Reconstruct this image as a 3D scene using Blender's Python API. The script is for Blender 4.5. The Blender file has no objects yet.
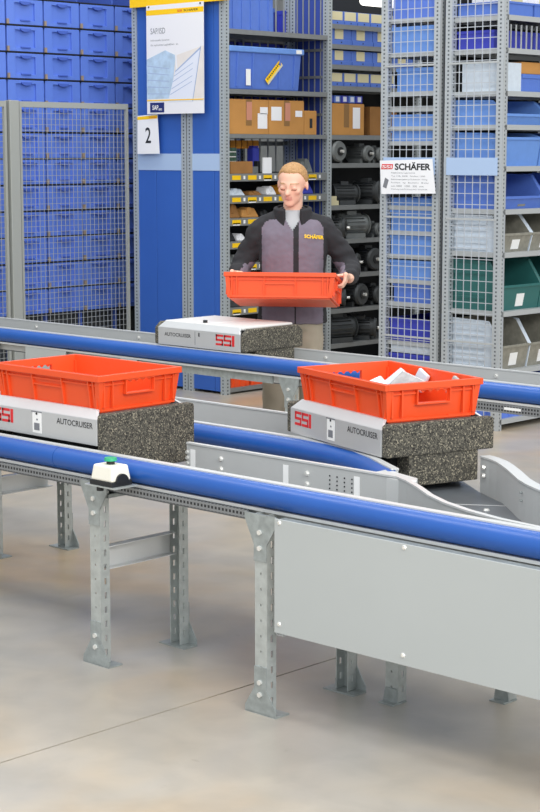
import bpy, bmesh, math, random
import numpy as np
from mathutils import Vector, Matrix
R = math.radians
rnd = random.Random(7)
scene = bpy.context.scene
col = scene.collection
# ------------------------------------------------------------------ camera
cam_d = bpy.data.cameras.new('camera'); cam = bpy.data.objects.new('camera', cam_d); col.objects.link(cam)
cam.location = (0, 0, 1.75)
cam.rotation_euler = (math.pi/2 - math.atan(254/1755), 0, R(43.5))
cam_d.sensor_fit = 'VERTICAL'; cam_d.sensor_height = 36; cam_d.lens = 1755/812*36
cam_d.clip_start = .1; cam_d.clip_end = 100
scene.camera = cam
# ------------------------------------------------------------------ light
world = bpy.data.worlds.new('hall'); scene.world = world; world.use_nodes = True
bg = world.node_tree.nodes['Background']
bg.inputs[0].default_value = (.93, .97, 1, 1); bg.inputs[1].default_value = .90
def area(name, loc, size, power, target=None, color=(1, .985, .95)):
    d = bpy.data.lights.new(name, 'AREA'); d.shape = 'RECTANGLE'; d.size, d.size_y = size; d.energy = power; d.color = color
    o = bpy.data.objects.new(name, d); col.objects.link(o); o.location = loc
    if target: o.rotation_euler = (Vector(target) - Vector(loc)).to_track_quat('-Z', 'Y').to_euler()
    return o
for i, (x, y) in enumerate([(-2.5, 1.0), (-7, 3.0), (-3.5, 7.0), (-8.0, 7.6)]):
    area('ceiling_luminaire', (x, y, 5.6), (3.2, 1.2), 75)
area('added_key_light', (4.5, 1.0, 5.6), (7, 3), 640, (-6.5, 6.5, .9))  # unseen key from the right, added to brighten end faces and shelf fronts
scene.view_settings.view_transform = 'Standard'; scene.view_settings.look = 'None'
scene.view_settings.exposure = 0.15; scene.view_settings.gamma = 1; scene.view_settings.use_curve_mapping = False

# ------------------------------------------------------------------ materials
def lin(h):
    c = [int(h[i:i+2], 16)/255 for i in (0, 2, 4)]
    return tuple((v/12.92 if v <= .04045 else ((v+.055)/1.055)**2.4) for v in c) + (1,)
def mat(name, hexc, rough=.5, metal=0, var=0, vscale=20, bump=0, bscale=200, spec=.5, coat=0, trans=0, alpha=1):
    m = bpy.data.materials.new(name); m.use_nodes = True
    nt = m.node_tree; b = nt.nodes['Principled BSDF']
    b.inputs['Base Color'].default_value = lin(hexc); b.inputs['Roughness'].default_value = rough
    b.inputs['Metallic'].default_value = metal; b.inputs['Specular IOR Level'].default_value = spec
    b.inputs['Coat Weight'].default_value = coat; b.inputs['Transmission Weight'].default_value = trans
    b.inputs['Alpha'].default_value = alpha
    if var or bump:
        tc = nt.nodes.new('ShaderNodeTexCoord')
    if var:
        n = nt.nodes.new('ShaderNodeTexNoise'); n.inputs['Scale'].default_value = vscale; n.inputs['Detail'].default_value = 5
        nt.links.new(tc.outputs['Object'], n.inputs['Vector'])
        r = nt.nodes.new('ShaderNodeValToRGB'); c = lin(hexc)
        r.color_ramp.elements[0].position = .3; r.color_ramp.elements[1].position = .7
        r.color_ramp.elements[0].color = tuple(v*(1-var) for v in c[:3])+(1,)
        r.color_ramp.elements[1].color = tuple(min(1, v*(1+var)) for v in c[:3])+(1,)
        nt.links.new(n.outputs['Fac'], r.inputs['Fac']); nt.links.new(r.outputs['Color'], b.inputs['Base Color'])
    if bump:
        n2 = nt.nodes.new('ShaderNodeTexNoise'); n2.inputs['Scale'].default_value = bscale; n2.inputs['Detail'].default_value = 3
        nt.links.new(tc.outputs['Object'], n2.inputs['Vector'])
        bp = nt.nodes.new('ShaderNodeBump'); bp.inputs['Strength'].default_value = bump; bp.inputs['Distance'].default_value = .004
        nt.links.new(n2.outputs['Fac'], bp.inputs['Height']); nt.links.new(bp.outputs['Normal'], b.inputs['Normal'])
    return m
def dots(name, hexc, pitch, size, dark='2a2d33', rough=.45, metal=.35, two=False):
    """sheet steel with a row (or a grid) of punched holes"""
    m = mat(name, hexc, rough, metal); nt = m.node_tree; b = nt.nodes['Principled BSDF']; N = nt.nodes.new; L = nt.links.new
    tc = N('ShaderNodeTexCoord'); sx = N('ShaderNodeSeparateXYZ'); L(tc.outputs['Object'], sx.inputs[0])
    def mth(op, a, bb=None):
        n = N('ShaderNodeMath'); n.operation = op
        for i, v in enumerate((a, bb)):
            if v is None: continue
            if isinstance(v, (int, float)): n.inputs[i].default_value = v
            else: L(v, n.inputs[i])
        return n.outputs[0]
    def cell(v): return mth('LESS_THAN', mth('FRACT', mth('DIVIDE', mth('ADD', v, 50), pitch)), size/pitch)
    if two: hole = mth('MULTIPLY', cell(sx.outputs['X']), cell(sx.outputs['Z']))
    else:
        k = mth('MINIMUM', mth('ABSOLUTE', sx.outputs['X']), mth('ABSOLUTE', sx.outputs['Y']))
        hole = mth('MULTIPLY', mth('LESS_THAN', k, .0065), cell(sx.outputs['Z']))
    mx = N('ShaderNodeMix'); mx.data_type = 'RGBA'
    mx.inputs['A'].default_value = lin(hexc); mx.inputs['B'].default_value = lin(dark)
    L(hole, mx.inputs['Factor']); L(mx.outputs['Result'], b.inputs['Base Color'])
    return m
def concrete():
    m = mat('polished_concrete', 'bdb3a4', .32, spec=.35); nt = m.node_tree; b = nt.nodes['Principled BSDF']; N = nt.nodes.new; L = nt.links.new
    tc = N('ShaderNodeTexCoord')
    def noise(s, d, dist=0):
        n = N('ShaderNodeTexNoise'); n.inputs['Scale'].default_value = s; n.inputs['Detail'].default_value = d
        n.inputs['Distortion'].default_value = dist; L(tc.outputs['Object'], n.inputs['Vector']); return n.outputs['Fac']
    r1 = N('ShaderNodeValToRGB'); e = r1.color_ramp.elements
    e[0].position = .34; e[0].color = lin('a7a6a4'); e[1].position = .66; e[1].color = lin('b9a488')
    x = e.new(.5); x.color = lin('b1a99d')
    L(noise(.75, 4, .6), r1.inputs['Fac'])
    r2 = N('ShaderNodeValToRGB'); r2.color_ramp.elements[0].position = .35; r2.color_ramp.elements[0].color = (.91, .91, .91, 1)
    r2.color_ramp.elements[1].position = .65; r2.color_ramp.elements[1].color = (1.05, 1.04, 1.03, 1)
    L(noise(5.5, 8, .4), r2.inputs['Fac'])
    mx = N('ShaderNodeMix'); mx.data_type = 'RGBA'; mx.blend_type = 'MULTIPLY'; mx.inputs['Factor'].default_value = 1
    L(r1.outputs['Color'], mx.inputs['A']); L(r2.outputs['Color'], mx.inputs['B'])
    # a few dark scuffs
    r3 = N('ShaderNodeValToRGB'); r3.color_ramp.elements[0].position = .70; r3.color_ramp.elements[0].color = (1, 1, 1, 1)
    r3.color_ramp.elements[1].position = .78; r3.color_ramp.elements[1].color = (.82, .8, .78, 1)
    L(noise(3.1, 9, 1.5), r3.inputs['Fac'])
    m2 = N('ShaderNodeMix'); m2.data_type = 'RGBA'; m2.blend_type = 'MULTIPLY'; m2.inputs['Factor'].default_value = 1
    L(mx.outputs['Result'], m2.inputs['A']); L(r3.outputs['Color'], m2.inputs['B']); L(m2.outputs['Result'], b.inputs['Base Color'])
    rr = N('ShaderNodeMapRange'); rr.inputs['To Min'].default_value = .24; rr.inputs['To Max'].default_value = .42
    L(noise(2.2, 6), rr.inputs['Value']); L(rr.outputs['Result'], b.inputs['Roughness'])
    return m
def foam():
    m = mat('speckled_foam', '4a463f', .9); nt = m.node_tree; b = nt.nodes['Principled BSDF']; N = nt.nodes.new; L = nt.links.new
    tc = N('ShaderNodeTexCoord'); v = N('ShaderNodeTexVoronoi'); v.inputs['Scale'].default_value = 230; L(tc.outputs['Object'], v.inputs['Vector'])
    r = N('ShaderNodeValToRGB'); r.color_ramp.interpolation = 'CONSTANT'; e = r.color_ramp.elements
    e[0].position = 0; e[0].color = lin('45433d'); e[1].position = .3; e[1].color = lin('5a574e')
    for p, c in ((.6, '2f2d2a'), (.74, '6d695e'), (.90, '98917f')): x = e.new(p); x.color = lin(c)
    sx = N('ShaderNodeSeparateColor'); L(v.outputs['Color'], sx.inputs[0]); L(sx.outputs[0], r.inputs['Fac']); L(r.outputs['Color'], b.inputs['Base Color'])
    bp = N('ShaderNodeBump'); bp.inputs['Strength'].default_value = .5; bp.inputs['Distance'].default_value = .003
    L(v.outputs['Distance'], bp.inputs['Height']); L(bp.outputs['Normal'], b.inputs['Normal'])
    return m
M = dict(
    floor=concrete(), joint=mat('joint_filler', '6f675d', .9), wall=mat('hall_wall', '9a9c9c', .8, var=.05, vscale=2),
    blue_rail=mat('blue_bumper_plastic', '1f58ac', .34, var=.04, vscale=6), alu=mat('aluminium_profile', 'd4d6d6', .38, .25),
    sheet=mat('grey_sheet', 'bcbebe', .5, .1, var=.02, vscale=8), panel=mat('pale_grey_cover', 'b6bbbb', .5, .05, var=.02, vscale=3),
    zinc=mat('galvanised_steel', 'bcc2c1', .36, .45, var=.1, vscale=35), zinc2=mat('galvanised_plate', 'a3aaaa', .42, .4, var=.15, vscale=40),
    deck=mat('dark_steel_deck', '70757b', .35, .3, var=.12, vscale=9), white=mat('white_sticker', 'f1f2f2', .5), screw=mat('bright_screw', 'eeeeea', .25, .5),
    dark=mat('black_plastic', '1d1f22', .5), hole=mat('hole_black', '25282c', .9), tray=dots('perforated_tray', '8a8d90', .016, .009, '2b2d30', two=True),
    foam=foam(), veh=mat('brushed_side_panel', 'c9cbcd', .35, .35, var=.02, vscale=10), veh_white=mat('white_top_plate', 'e2e2e0', .4), red_ink=mat('red_lettering', 'd8262c', .5), black_ink=mat('black_lettering', '26282b', .5),
    crate=mat('orange_red_plastic', 'ec5424', .38, var=.02, vscale=8), green=mat('green_button', '2fae7c', .35),
    ivory=mat('ivory_housing', 'efece0', .4), post=dots('punched_upright', 'b4bcc0', .025, .011, '5a5f64'), postB=dots('punched_upright_pale', 'b9bfc4', .025, .011, '5f656b'),
    rack=mat('rack_grey', '9c9f9d', .45, .2, var=.04), shelf_g=mat('shelf_grey', '86898a', .45, .25, var=.05), shelf_l=mat('shelf_light', 'b9bdbf', .4, .2),
    end_blue=mat('blue_end_sheet', '3462b8', .4, .05, var=.03, vscale=4), band=mat('pale_blue_band', 'a8bfe0', .45), wire=mat('wire_mesh', 'c4cad2', .4, .3), fwire=mat('fence_wire', 'b0b3b2', .45, .3), ffr=mat('fence_frame', 'a6a9a4', .5, .2),
    tote=mat('blue_tote', '5f80da', .42, var=.05, vscale=5), tote_d=mat('blue_tote_dark', '4663bd', .5), bin_b=mat('blue_bin', '5779cc', .4, var=.04), bin_l=mat('light_blue_bin', '6a95dc', .4, var=.04), bin_p=mat('violet_blue_bin', '3a43b5', .4),
    navy_d=mat('dark_blue_sheet', '33499c', .5), clip=mat('tan_clip', '9a8a78', .6), black=mat('black_gap', '1b1d22', .8), gap_shade=mat('painted_rack_shade', '26282b', .8), cream=mat('cream_card', 'd8cfa8', .7), yellow=mat('yellow', 'f6c80e', .5), yellow_s=mat('signal_yellow_board', 'fccb06', .45),  # the near-black sheet colour paints in the shade deep inside the racks
    orange=mat('orange_strip', 'd9922a', .6), card=mat('cardboard', 'c08a4a', .85, var=.07, vscale=8), card_d=mat('cardboard_dark_brown', '9a6c3a', .85, var=.1, vscale=10), tape=mat('brown_tape', '8e6a3e', .4), tape_r=mat('red_white_tape', 'c98a74', .5),  # second cardboard is simply a darker brown board
    clear=mat('smoky_clear_plastic', '8d8b80', .25, var=.15, vscale=30, coat=.3), clear_w=mat('ribbed_clear_plastic', 'cdd8e4', .3, var=.05, vscale=30), clear_s=mat('glossy_grey_film', 'a8a9aa', .2, var=.2, vscale=40, coat=.4), teal=mat('green_bin', '2f6a68', .4, var=.05), motor=mat('dark_grey_motor', '414446', .5, .2, var=.1, vscale=20), motor_l=mat('grey_motor', '767a7a', .5, .25, var=.08),
    skin=mat('skin', 'ecbba4', .5, var=.03, vscale=30), lip=mat('lips', 'd69a8c', .5), brow=mat('blond_brow', 'b88f6c', .8), lash=mat('lash_line', '9c6c58', .7), hair=mat('blond_hair', 'b48a5c', .6, var=.22, vscale=160, bump=.4, bscale=200),
    mauve=mat('mauve_fleece', '776f7d', .95, var=.05, vscale=15, bump=.15, bscale=60), fleece=mat('black_fleece', '2b2b2f', .95, var=.12, vscale=15, bump=.2, bscale=60), shirt=mat('grey_shirt', 'b3b6bb', .9), khaki=mat('khaki_trousers', 'a59c8c', .9, var=.06, vscale=12), shoe=mat('dark_shoe', '2c2a28', .6),
    poster=mat('poster_paper', 'e9e9ee', .45), p_blue=mat('poster_blue', 'b4cbe2', .5, var=.15, vscale=18), p_pale=mat('poster_pale', 'dfe4f2', .5), p_line=mat('poster_line', '9fb2d4', .5), p_warm=mat('poster_warm', 'e3ddd9', .5, var=.05, vscale=9), navy=mat('navy_logo', '1c2a6b', .5), grey_ink=mat('grey_lettering', '7a7d84', .6), paper=mat('paper', 'eeeff3', .6),
    lamp=None, greenpcb=mat('green_board', '3e5a4c', .6, var=.3, vscale=40))
lm = bpy.data.materials.new('lamp_tube'); lm.use_nodes = True
lm.node_tree.nodes['Principled BSDF'].inputs['Emission Color'].default_value = (1, .96, .88, 1); lm.node_tree.nodes['Principled BSDF'].inputs['Emission Strength'].default_value = 1.6
M['lamp'] = lm

# ------------------------------------------------------------------ mesh helpers
class MB:
    def __init__(s): s.v = []; s.f = []; s.m = []
    def add(s, vs, fs, m=0):
        o = len(s.v); s.v += [tuple(v) for v in vs]; s.f += [tuple(i+o for i in f) for f in fs]; s.m += [m]*len(fs); return s
    def box(s, x0, x1, y0, y1, z0, z1, m=0):
        return s.add([(x, y, z) for z in (z0, z1) for y in (y0, y1) for x in (x0, x1)], [(0, 2, 3, 1), (4, 5, 7, 6), (0, 1, 5, 4), (2, 6, 7, 3), (0, 4, 6, 2), (1, 3, 7, 5)], m)
    def hexa(s, a, b, m=0):          # two quads, bottom and top
        return s.add(list(a)+list(b), [(3, 2, 1, 0), (4, 5, 6, 7), (0, 1, 5, 4), (1, 2, 6, 5), (2, 3, 7, 6), (3, 0, 4, 7)], m)
    def prism(s, poly, axis, a, b, m=0):
        n = len(poly)
        def P(p, c): return (c, p[0], p[1]) if axis == 'x' else (p[0], c, p[1]) if axis == 'y' else (p[0], p[1], c)
        return s.add([P(p, a) for p in poly]+[P(p, b) for p in poly], [tuple(range(n-1, -1, -1)), tuple(range(n, 2*n))]+[(i, (i+1) % n, n+(i+1) % n, n+i) for i in range(n)], m)
    def cyl(s, p0, p1, r0, r1=None, n=12, m=0):
        r1 = r0 if r1 is None else r1; p0, p1 = Vector(p0), Vector(p1); d = (p1-p0).normalized()
        u = d.orthogonal().normalized(); w = d.cross(u); vs = []
        for p, r in ((p0, r0), (p1, r1)):
            vs += [p+(u*math.cos(2*math.pi*i/n)+w*math.sin(2*math.pi*i/n))*r for i in range(n)]
        return s.add(vs, [tuple(range(n-1, -1, -1)), tuple(range(n, 2*n))]+[(i, (i+1) % n, n+(i+1) % n, n+i) for i in range(n)], m)
    def sphere(s, c, r, n=12, k=8, m=0):
        r = (r, r, r) if not hasattr(r, '__len__') else r; vs = [(c[0], c[1], c[2]-r[2])]
        for j in range(1, k):
            t = math.pi*j/k
            vs += [(c[0]+r[0]*math.sin(t)*math.cos(2*math.pi*i/n), c[1]+r[1]*math.sin(t)*math.sin(2*math.pi*i/n), c[2]-r[2]*math.cos(t)) for i in range(n)]
        vs.append((c[0], c[1], c[2]+r[2])); e = len(vs)-1; fs = [(0, 1+(i+1) % n, 1+i) for i in range(n)]
        for j in range(k-2):
            a, b = 1+j*n, 1+(j+1)*n; fs += [(a+i, a+(i+1) % n, b+(i+1) % n, b+i) for i in range(n)]
        a = 1+(k-2)*n; fs += [(a+i, a+(i+1) % n, e) for i in range(n)]
        return s.add(vs, fs, m)
    def sweep(s, prof, path, m=0):   # profile (offset to the path's left normal, z), path (x, y)
        n = len(prof); k = len(path); vs = []
        for i in range(k):
            a = Vector(path[max(i-1, 0)]); b = Vector(path[min(i+1, k-1)]); t = (b-a).normalized(); nn = Vector((-t.y, t.x))
            vs += [(path[i][0]+nn.x*o, path[i][1]+nn.y*o, z) for o, z in prof]
        fs = [tuple(range(n)), tuple(range((k-1)*n+n-1, (k-1)*n-1, -1))]
        for i in range(k-1):
            fs += [(i*n+j, (i+1)*n+j, (i+1)*n+(j+1) % n, i*n+(j+1) % n) for j in range(n)]
        return s.add(vs, fs, m)
    def xf(s, mtx): s.v = [tuple(mtx @ Vector(v)) for v in s.v]; return s
    def build(s, name, mats, parent=None, smooth=False, bevel=0, loc=None, rot=None):
        me = bpy.data.meshes.new(name); me.from_pydata(s.v, [], s.f)
        mats = mats if isinstance(mats, (list, tuple)) else [mats]
        for m in mats: me.materials.append(m)
        me.polygons.foreach_set('material_index', s.m)
        bm = bmesh.new(); bm.from_mesh(me); bmesh.ops.recalc_face_normals(bm, faces=bm.faces); bm.to_mesh(me); bm.free()
        o = link(name, me, parent, loc, rot)
        if bevel:
            b = o.modifiers.new('bevel', 'BEVEL'); b.width = bevel; b.segments = 2; b.limit_method = 'ANGLE'; b.angle_limit = R(40)
        if smooth:
            me.polygons.foreach_set('use_smooth', [True]*len(me.polygons))
            try: me.set_sharp_from_angle(angle=R(38))
            except Exception: pass
        return o
def link(name, me, parent=None, loc=None, rot=None):
    o = bpy.data.objects.new(name, me); col.objects.link(o)
    if parent: o.parent = parent
    if loc is not None: o.location = loc
    if rot is not None: o.rotation_euler = rot
    return o
def thing(name, label, cat, loc=(0, 0, 0), rotz=0, group=None):
    return tag(link(name, None, None, loc, (0, 0, rotz)), label, cat, group)
def tag(o, label=None, cat=None, group=None, kind=None):
    for k, v in (('label', label), ('category', cat), ('group', group), ('kind', kind)):
        if v: o[k] = v
    return o
def dup(root, loc, rotz=0, label=None, rot=None):
    r = root.copy(); col.objects.link(r); r.location = loc; r.rotation_euler = rot or (0, 0, rotz)
    if label: r['label'] = label
    for ch in root.children:
        c = ch.copy(); col.objects.link(c); c.parent = r
        for g in ch.children:
            d = g.copy(); col.objects.link(d); d.parent = c
    return r
def text(name, s, h, m, parent, x, y, z, face='-y', width=None, bold=0, depth=.0006):
    """lettering h tall, lower left corner at (x, y, z); face -y reads along +x, face +x reads along +y"""
    cu = bpy.data.curves.new(name, 'FONT'); cu.body = s; cu.size = 1; cu.extrude = 0; cu.offset = bold; cu.resolution_u = 3
    t = bpy.data.objects.new(name, cu); col.objects.link(t); bpy.context.view_layer.update()
    me = bpy.data.meshes.new_from_object(t.evaluated_get(bpy.context.evaluated_depsgraph_get()))
    bpy.data.objects.remove(t); bpy.data.curves.remove(cu)
    co = np.array([v.co[:] for v in me.vertices]); lo, hi = co.min(0), co.max(0)
    sy = h/(hi[1]-lo[1]); sx = width/(hi[0]-lo[0]) if width else sy
    for v in me.vertices:
        a, b = (v.co.x-lo[0])*sx, (v.co.y-lo[1])*sy
        v.co = (x+a, y-depth, z+b) if face == '-y' else (x+depth, y+a, z+b)
    me.materials.clear(); me.materials.append(m)
    return link(name, me, parent)
ORD = ['first', 'second', 'third', 'fourth', 'fifth', 'sixth', 'seventh', 'eighth', 'ninth', 'tenth', 'eleventh', 'twelfth', 'thirteenth']

# ------------------------------------------------------------------ setting
fl = tag(MB().box(-16, 6, -6, 17, -.25, -.012).build('floor', M['joint']), kind='structure', label='polished beige concrete floor of the hall')
JX = [-16, -9.95, -3.925, 1.5, 6]; JY = [-6, 1.0, 11.3, 17]
for i in range(4):
    for j in range(3):
        MB().box(JX[i]+.004, JX[i+1]-.004, JY[j]+.004, JY[j+1]-.004, -.012, 0).build('floor_slab', M['floor'], fl)
tag(MB().box(-16, 6, 16.8, 17, 0, 7).build('wall_back', M['wall']), kind='structure')
tag(MB().box(-16, -15.8, -6, 16.8, 0, 7).build('wall_left', M['wall']), kind='structure')

# ------------------------------------------------------------------ conveyor tracks
ZR = .735
def bumper_prof(side=-1):            # half-round blue bumper; side = -1 bulges to the path's right
    p = [(0, .731)]
    for k in range(9):
        a = R(78-k*19.5); p.append((side*(.008+.042*math.cos(a)), .692+.039*math.sin(a)))
    return p + [(0, .652)]
def wall(name, path, parent, z0=.605, th=.012, m='sheet'):
    o = MB().sweep([(0, z0), (th, z0), (th, ZR-.006), (0, ZR-.006)], path).build(name, M[m], parent)
    MB().sweep([(-.003, ZR-.006), (th+.003, ZR-.006), (th+.003, ZR), (-.003, ZR)], path).build('edge_strip', M['alu'], o)
    return o
def rail(path, parent, seams=()):
    """outer side of a track: blue bumper between two bright edges, path runs with the track to the left of it"""
    w = MB().sweep([(0, .605), (.01, .605), (.01, ZR-.005), (0, ZR-.005)], path).build('side_wall', M['sheet'], parent)
    MB().sweep([(-.014, ZR-.007), (.012, ZR-.007), (.012, ZR), (-.014, ZR)], path).build('top_edge', M['alu'], w)
    MB().sweep([(-.03, .642), (.0, .642), (.0, .652), (-.03, .652)], path).build('bottom_edge', M['alu'], w)
    xs = [path[0][0]]+[s for s in seams]+[path[-1][0]]
    if seams:
        for a, b in zip(xs, xs[1:]):
            MB().sweep(bumper_prof(), [(a+.0012, path[0][1]), (b-.0012, path[0][1])]).build('bumper', M['blue_rail'], parent, smooth=True)
    else: MB().sweep(bumper_prof(), path).build('bumper', M['blue_rail'], parent, smooth=True)
def plate_holes(mb, axis, u0, u1, t0, t1, z0, z1, sw, sh, pitch, zs):
    """sheet in the u-z plane with a column of punched holes; real openings"""
    uc = (u0+u1)/2
    def bx(a, b, c, d):
        if axis == 'x': mb.box(a, b, t0, t1, c, d)
        else: mb.box(t0, t1, a, b, c, d)
    bx(u0, uc-sw/2, z0, z1); bx(uc+sw/2, u1, z0, z1)
    z = z0; c = zs
    while c+sh < z1:
        bx(uc-sw/2, uc+sw/2, z, c); z = c+sh; c += pitch
    bx(uc-sw/2, uc+sw/2, z, z1)
def leg(parent, x, y, d=1, top=.642, gusset=True, foot=True):
    """C-profile leg; web faces -d*y, flanges run towards +d*y"""
    mb = MB(); w = .026; t = .003; dep = .042
    ya, yb = sorted((y, y+d*t)); plate_holes(mb, 'x', x-w, x+w, ya, yb, .006, top, .007, .007, .05, .05)
    fa, fb = sorted((y+d*t, y+d*dep))
    for s in (-1, 1):
        ta, tb = sorted((x+s*w, x+s*(w-t))); plate_holes(mb, 'y', fa, fb, ta, tb, .006, top, .009, .022, .05, .035)
    o = mb.build('leg', M['zinc'], parent)
    g = y-d*.004
    def plate(name, poly):
        a, b = sorted((g, y)); MB().prism([(x+px, pz) for px, pz in poly], 'y', a, b).build(name, M['zinc2'], o)
    def bolt(z):
        MB().cyl((x, g, z), (x, g-d*.007, z), .0085, n=6).build('bolt', M['screw'], o)
    if gusset:
        plate('gusset', [(-.067, .642), (-.067, .625), (-.027, .545), (-.027, .492), (.027, .492), (.027, .545), (.067, .61), (.067, .642)]); bolt(.585); bolt(.535)
    if foot:
        plate('foot_gusset', [(-.066, .004), (-.066, .022), (-.026, .085), (-.026, .155), (.026, .155), (.026, .085), (.066, .022), (.066, .004)]); bolt(.105); bolt(.065)
        fa, fb = sorted((g, y+d*.06)); MB().box(x-.066, x+.066, fa, fb, 0, .005).build('foot_plate', M['zinc2'], o)
    return o
def crossbar(parent, x, y0, y1, z0, z1):
    mb = MB(); mb.box(x-.018, x-.015, y0, y1, z0, z1); mb.box(x-.018, x+.015, y0, y1, z0, z0+.003); mb.box(x-.018, x+.015, y0, y1, z1-.003, z1)
    return mb.build('crossbar', M['alu'], parent)
def screw(parent, x, y, z, r=.008):
    return MB().cyl((x, y, z), (x, y-.004, z), r, r*.7, 10).build('screw', M['screw'], parent)

# near track
T1 = thing('conveyor_track', 'blue-edged conveyor track in front, with the big pale cover panel', 'conveyor', (0, 0, 0))
rail([(-8.5, 3.90), (-1.2, 3.90)], T1, (-6.7, -4.70, -1.9))
deck = MB().box(-8.5, -1.2, 3.905, 4.235, .598, .607).build('deck', M['deck'], T1)
arc = [(-3.469, 4.240), (-3.40, 4.205), (-3.307, 4.143), (-3.21, 4.072), (-3.11, 4.015), (-2.986, 3.967), (-2.85, 3.932), (-2.694, 3.915), (-2.55, 3.913)]
pl = wall('guide_plate', [(-4.43, 4.24)]+[(-4.2+i*.1, 4.24) for i in range(7)]+[(-3.52, 4.24)]+arc, T1)
for x in (-4.398, -3.95, -3.636): MB().box(x-.012, x+.012, 4.2385, 4.2395, .64, .712).build('white_marker', M['white'], pl)
for x in (-4.258, -3.854):
    for z in (.695, .659): MB().cyl((x, 4.24, z), (x, 4.231, z), .0095, .007, 8).build('bolt', M['screw'], pl)
for z in (.70, .68, .66): MB().cyl((-4.424, 4.24, z), (-4.424, 4.232, z), .006, n=8).build('bolt', M['screw'], pl)
for i in range(4):
    for j in range(4): MB().cyl((-3.753+i*.032, 4.2395, .70-j*.014), (-3.753+i*.032, 4.2385, .70-j*.014), .003, n=8).build('punched_hole', M['hole'], pl)
# the nose where the guide plate meets the merging bumper
nose = [(-3.60, 4.25), (-3.469, 4.235), (-3.425, 4.235), (-3.405, 4.26), (-3.43, 4.295), (-3.53, 4.325), (-3.60, 4.36)]
MB().prism(nose, 'z', .605, ZR-.008).build('nose_cap', M['alu'], T1, bevel=.004)
# cover panel with screws
cp = MB().box(-3.613, -1.6, 3.826, 3.832, .282, .641).build('cover_panel', M['panel'], T1, bevel=.0015)
for x in (-3.592, -3.102, -2.61, -2.12):
    for z in (.63, .312): screw(cp, x, 3.826, z)
MB().box(-3.60, -1.62, 3.832, 3.862, .625, .64).build('panel_bracket', M['zinc2'], T1)
ct = MB().box(-8.5, -3.76, 3.858, 3.866, .616, .641).build('cable_tray', M['tray'], T1)
MB().box(-8.5, -3.76, 3.866, 3.90, .616, .619).build('tray_base', M['zinc2'], T1)
for x in (-5.8, -4.467, -3.683, -2.5): leg(T1, x, 3.84, 1)
for x in (-5.8, -4.447, -3.655, -2.5): leg(T1, x, 4.235, -1, gusset=False)
for x in (-5.8, -4.455): crossbar(T1, x, 3.88, 4.195, .335, .415)
crossbar(T1, -3.64, 3.88, 4.195, .255, .30)
# legs' cross plates hold the deck
for x in (-7.5, -6, -4.45, -3.66, -2.5): MB().box(x-.02, x+.02, 3.87, 4.23, .585, .598).build('cross_beam', M['zinc2'], T1)

# merging track
T2 = thing('conveyor_track', 'middle blue-edged conveyor track that bends round into the one in front', 'conveyor')
mp = [(-9.5, 4.60), (-8, 4.6), (-6, 4.6), (-5, 4.6), (-4.4, 4.6), (-4.2, 4.595), (-4.05, 4.578), (-3.9, 4.535), (-3.76, 4.465), (-3.64, 4.39), (-3.56, 4.342)]
rail(mp, T2)
G = wall('far_wall', [(-9.5, 5.0), (-8, 5), (-6, 5), (-4.5, 5.0), (-4.0, 4.985), (-3.8, 4.945)], T2)
wb = [(-3.504, 4.725), (-3.453, 4.705), (-3.40, 4.675), (-3.343, 4.630), (-3.28, 4.575), (-3.226, 4.525), (-3.165, 4.468), (-3.103, 4.420), (-3.05, 4.386), (-3.0, 4.358), (-2.92, 4.325), (-2.8, 4.295), (-2.6, 4.275), (-2.3, 4.268), (-1.2, 4.268)]
W2 = wall('curved_guide', wb, T2, .605, .034, 'sheet')
for z in (.70, .672): MB().cyl((-3.478, 4.713, z), (-3.483, 4.704, z), .009, .007, 8).build('bolt', M['screw'], W2)
for z in (.70, .675): MB().cyl((-3.13, 4.44, z), (-3.135, 4.434, z), .004, n=8).build('bolt', M['zinc2'], W2)
d2 = MB().box(-9.5, -4.3, 4.612, 5.0, .598, .607).build('deck', M['deck'], T2)
dj = MB().prism([(-4.3, 4.615), (-4.05, 4.59), (-3.76, 4.475), (-3.54, 4.32), (-3.4, 4.24), (-2.5, 4.24), (-1.2, 4.24), (-1.2, 4.268), (-2.6, 4.275), (-2.8, 4.295), (-3.0, 4.358), (-3.226, 4.525), (-3.343, 4.63), (-3.504, 4.725), (-3.8, 4.945), (-4.3, 5.0)], 'z', .6, .609).build('junction_deck', M['deck'], T2)
sm = MB(); a, b = Vector((-3.50, 4.47)), Vector((-3.30, 4.60)); n = Vector((-(b-a).y, (b-a).x)).normalized()*.003
sm.prism([tuple(a-n), tuple(b-n), tuple(b+n), tuple(a+n)], 'z', .609, .6098).build('deck_seam', M['alu'], dj)
MB().cyl((-3.31, 4.50, .609), (-3.31, 4.50, .614), .011, .007, 10).build('screw', M['screw'], dj)
for x, y, d in ((-6.04, 4.60, 1), (-5.955, 4.965, -1)): leg(T2, x, y, d, gusset=d > 0)
for y, d in ((4.60, 1), (4.965, -1)): leg(T2, -7.9, y, d, gusset=d > 0)
crossbar(T2, -6.035, 4.64, 4.93, .27, .35); crossbar(T2, -7.9, 4.64, 4.93, .27, .35)
leg(T2, -3.462, 4.215, 1, .6, False, False); leg(T2, -3.215, 4.475, 1, .6, False, False)
for x, y in ((-3.462, 4.215), (-3.215, 4.475)):
    MB().box(x-.03, x+.03, y-.03, y+.04, 0, .005).prism([(x-.03, .005), (x+.03, .005), (x+.022, .05), (x-.022, .05)], 'y', y-.006, y-.001).build('foot_clip', M['zinc2'], T2)

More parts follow.
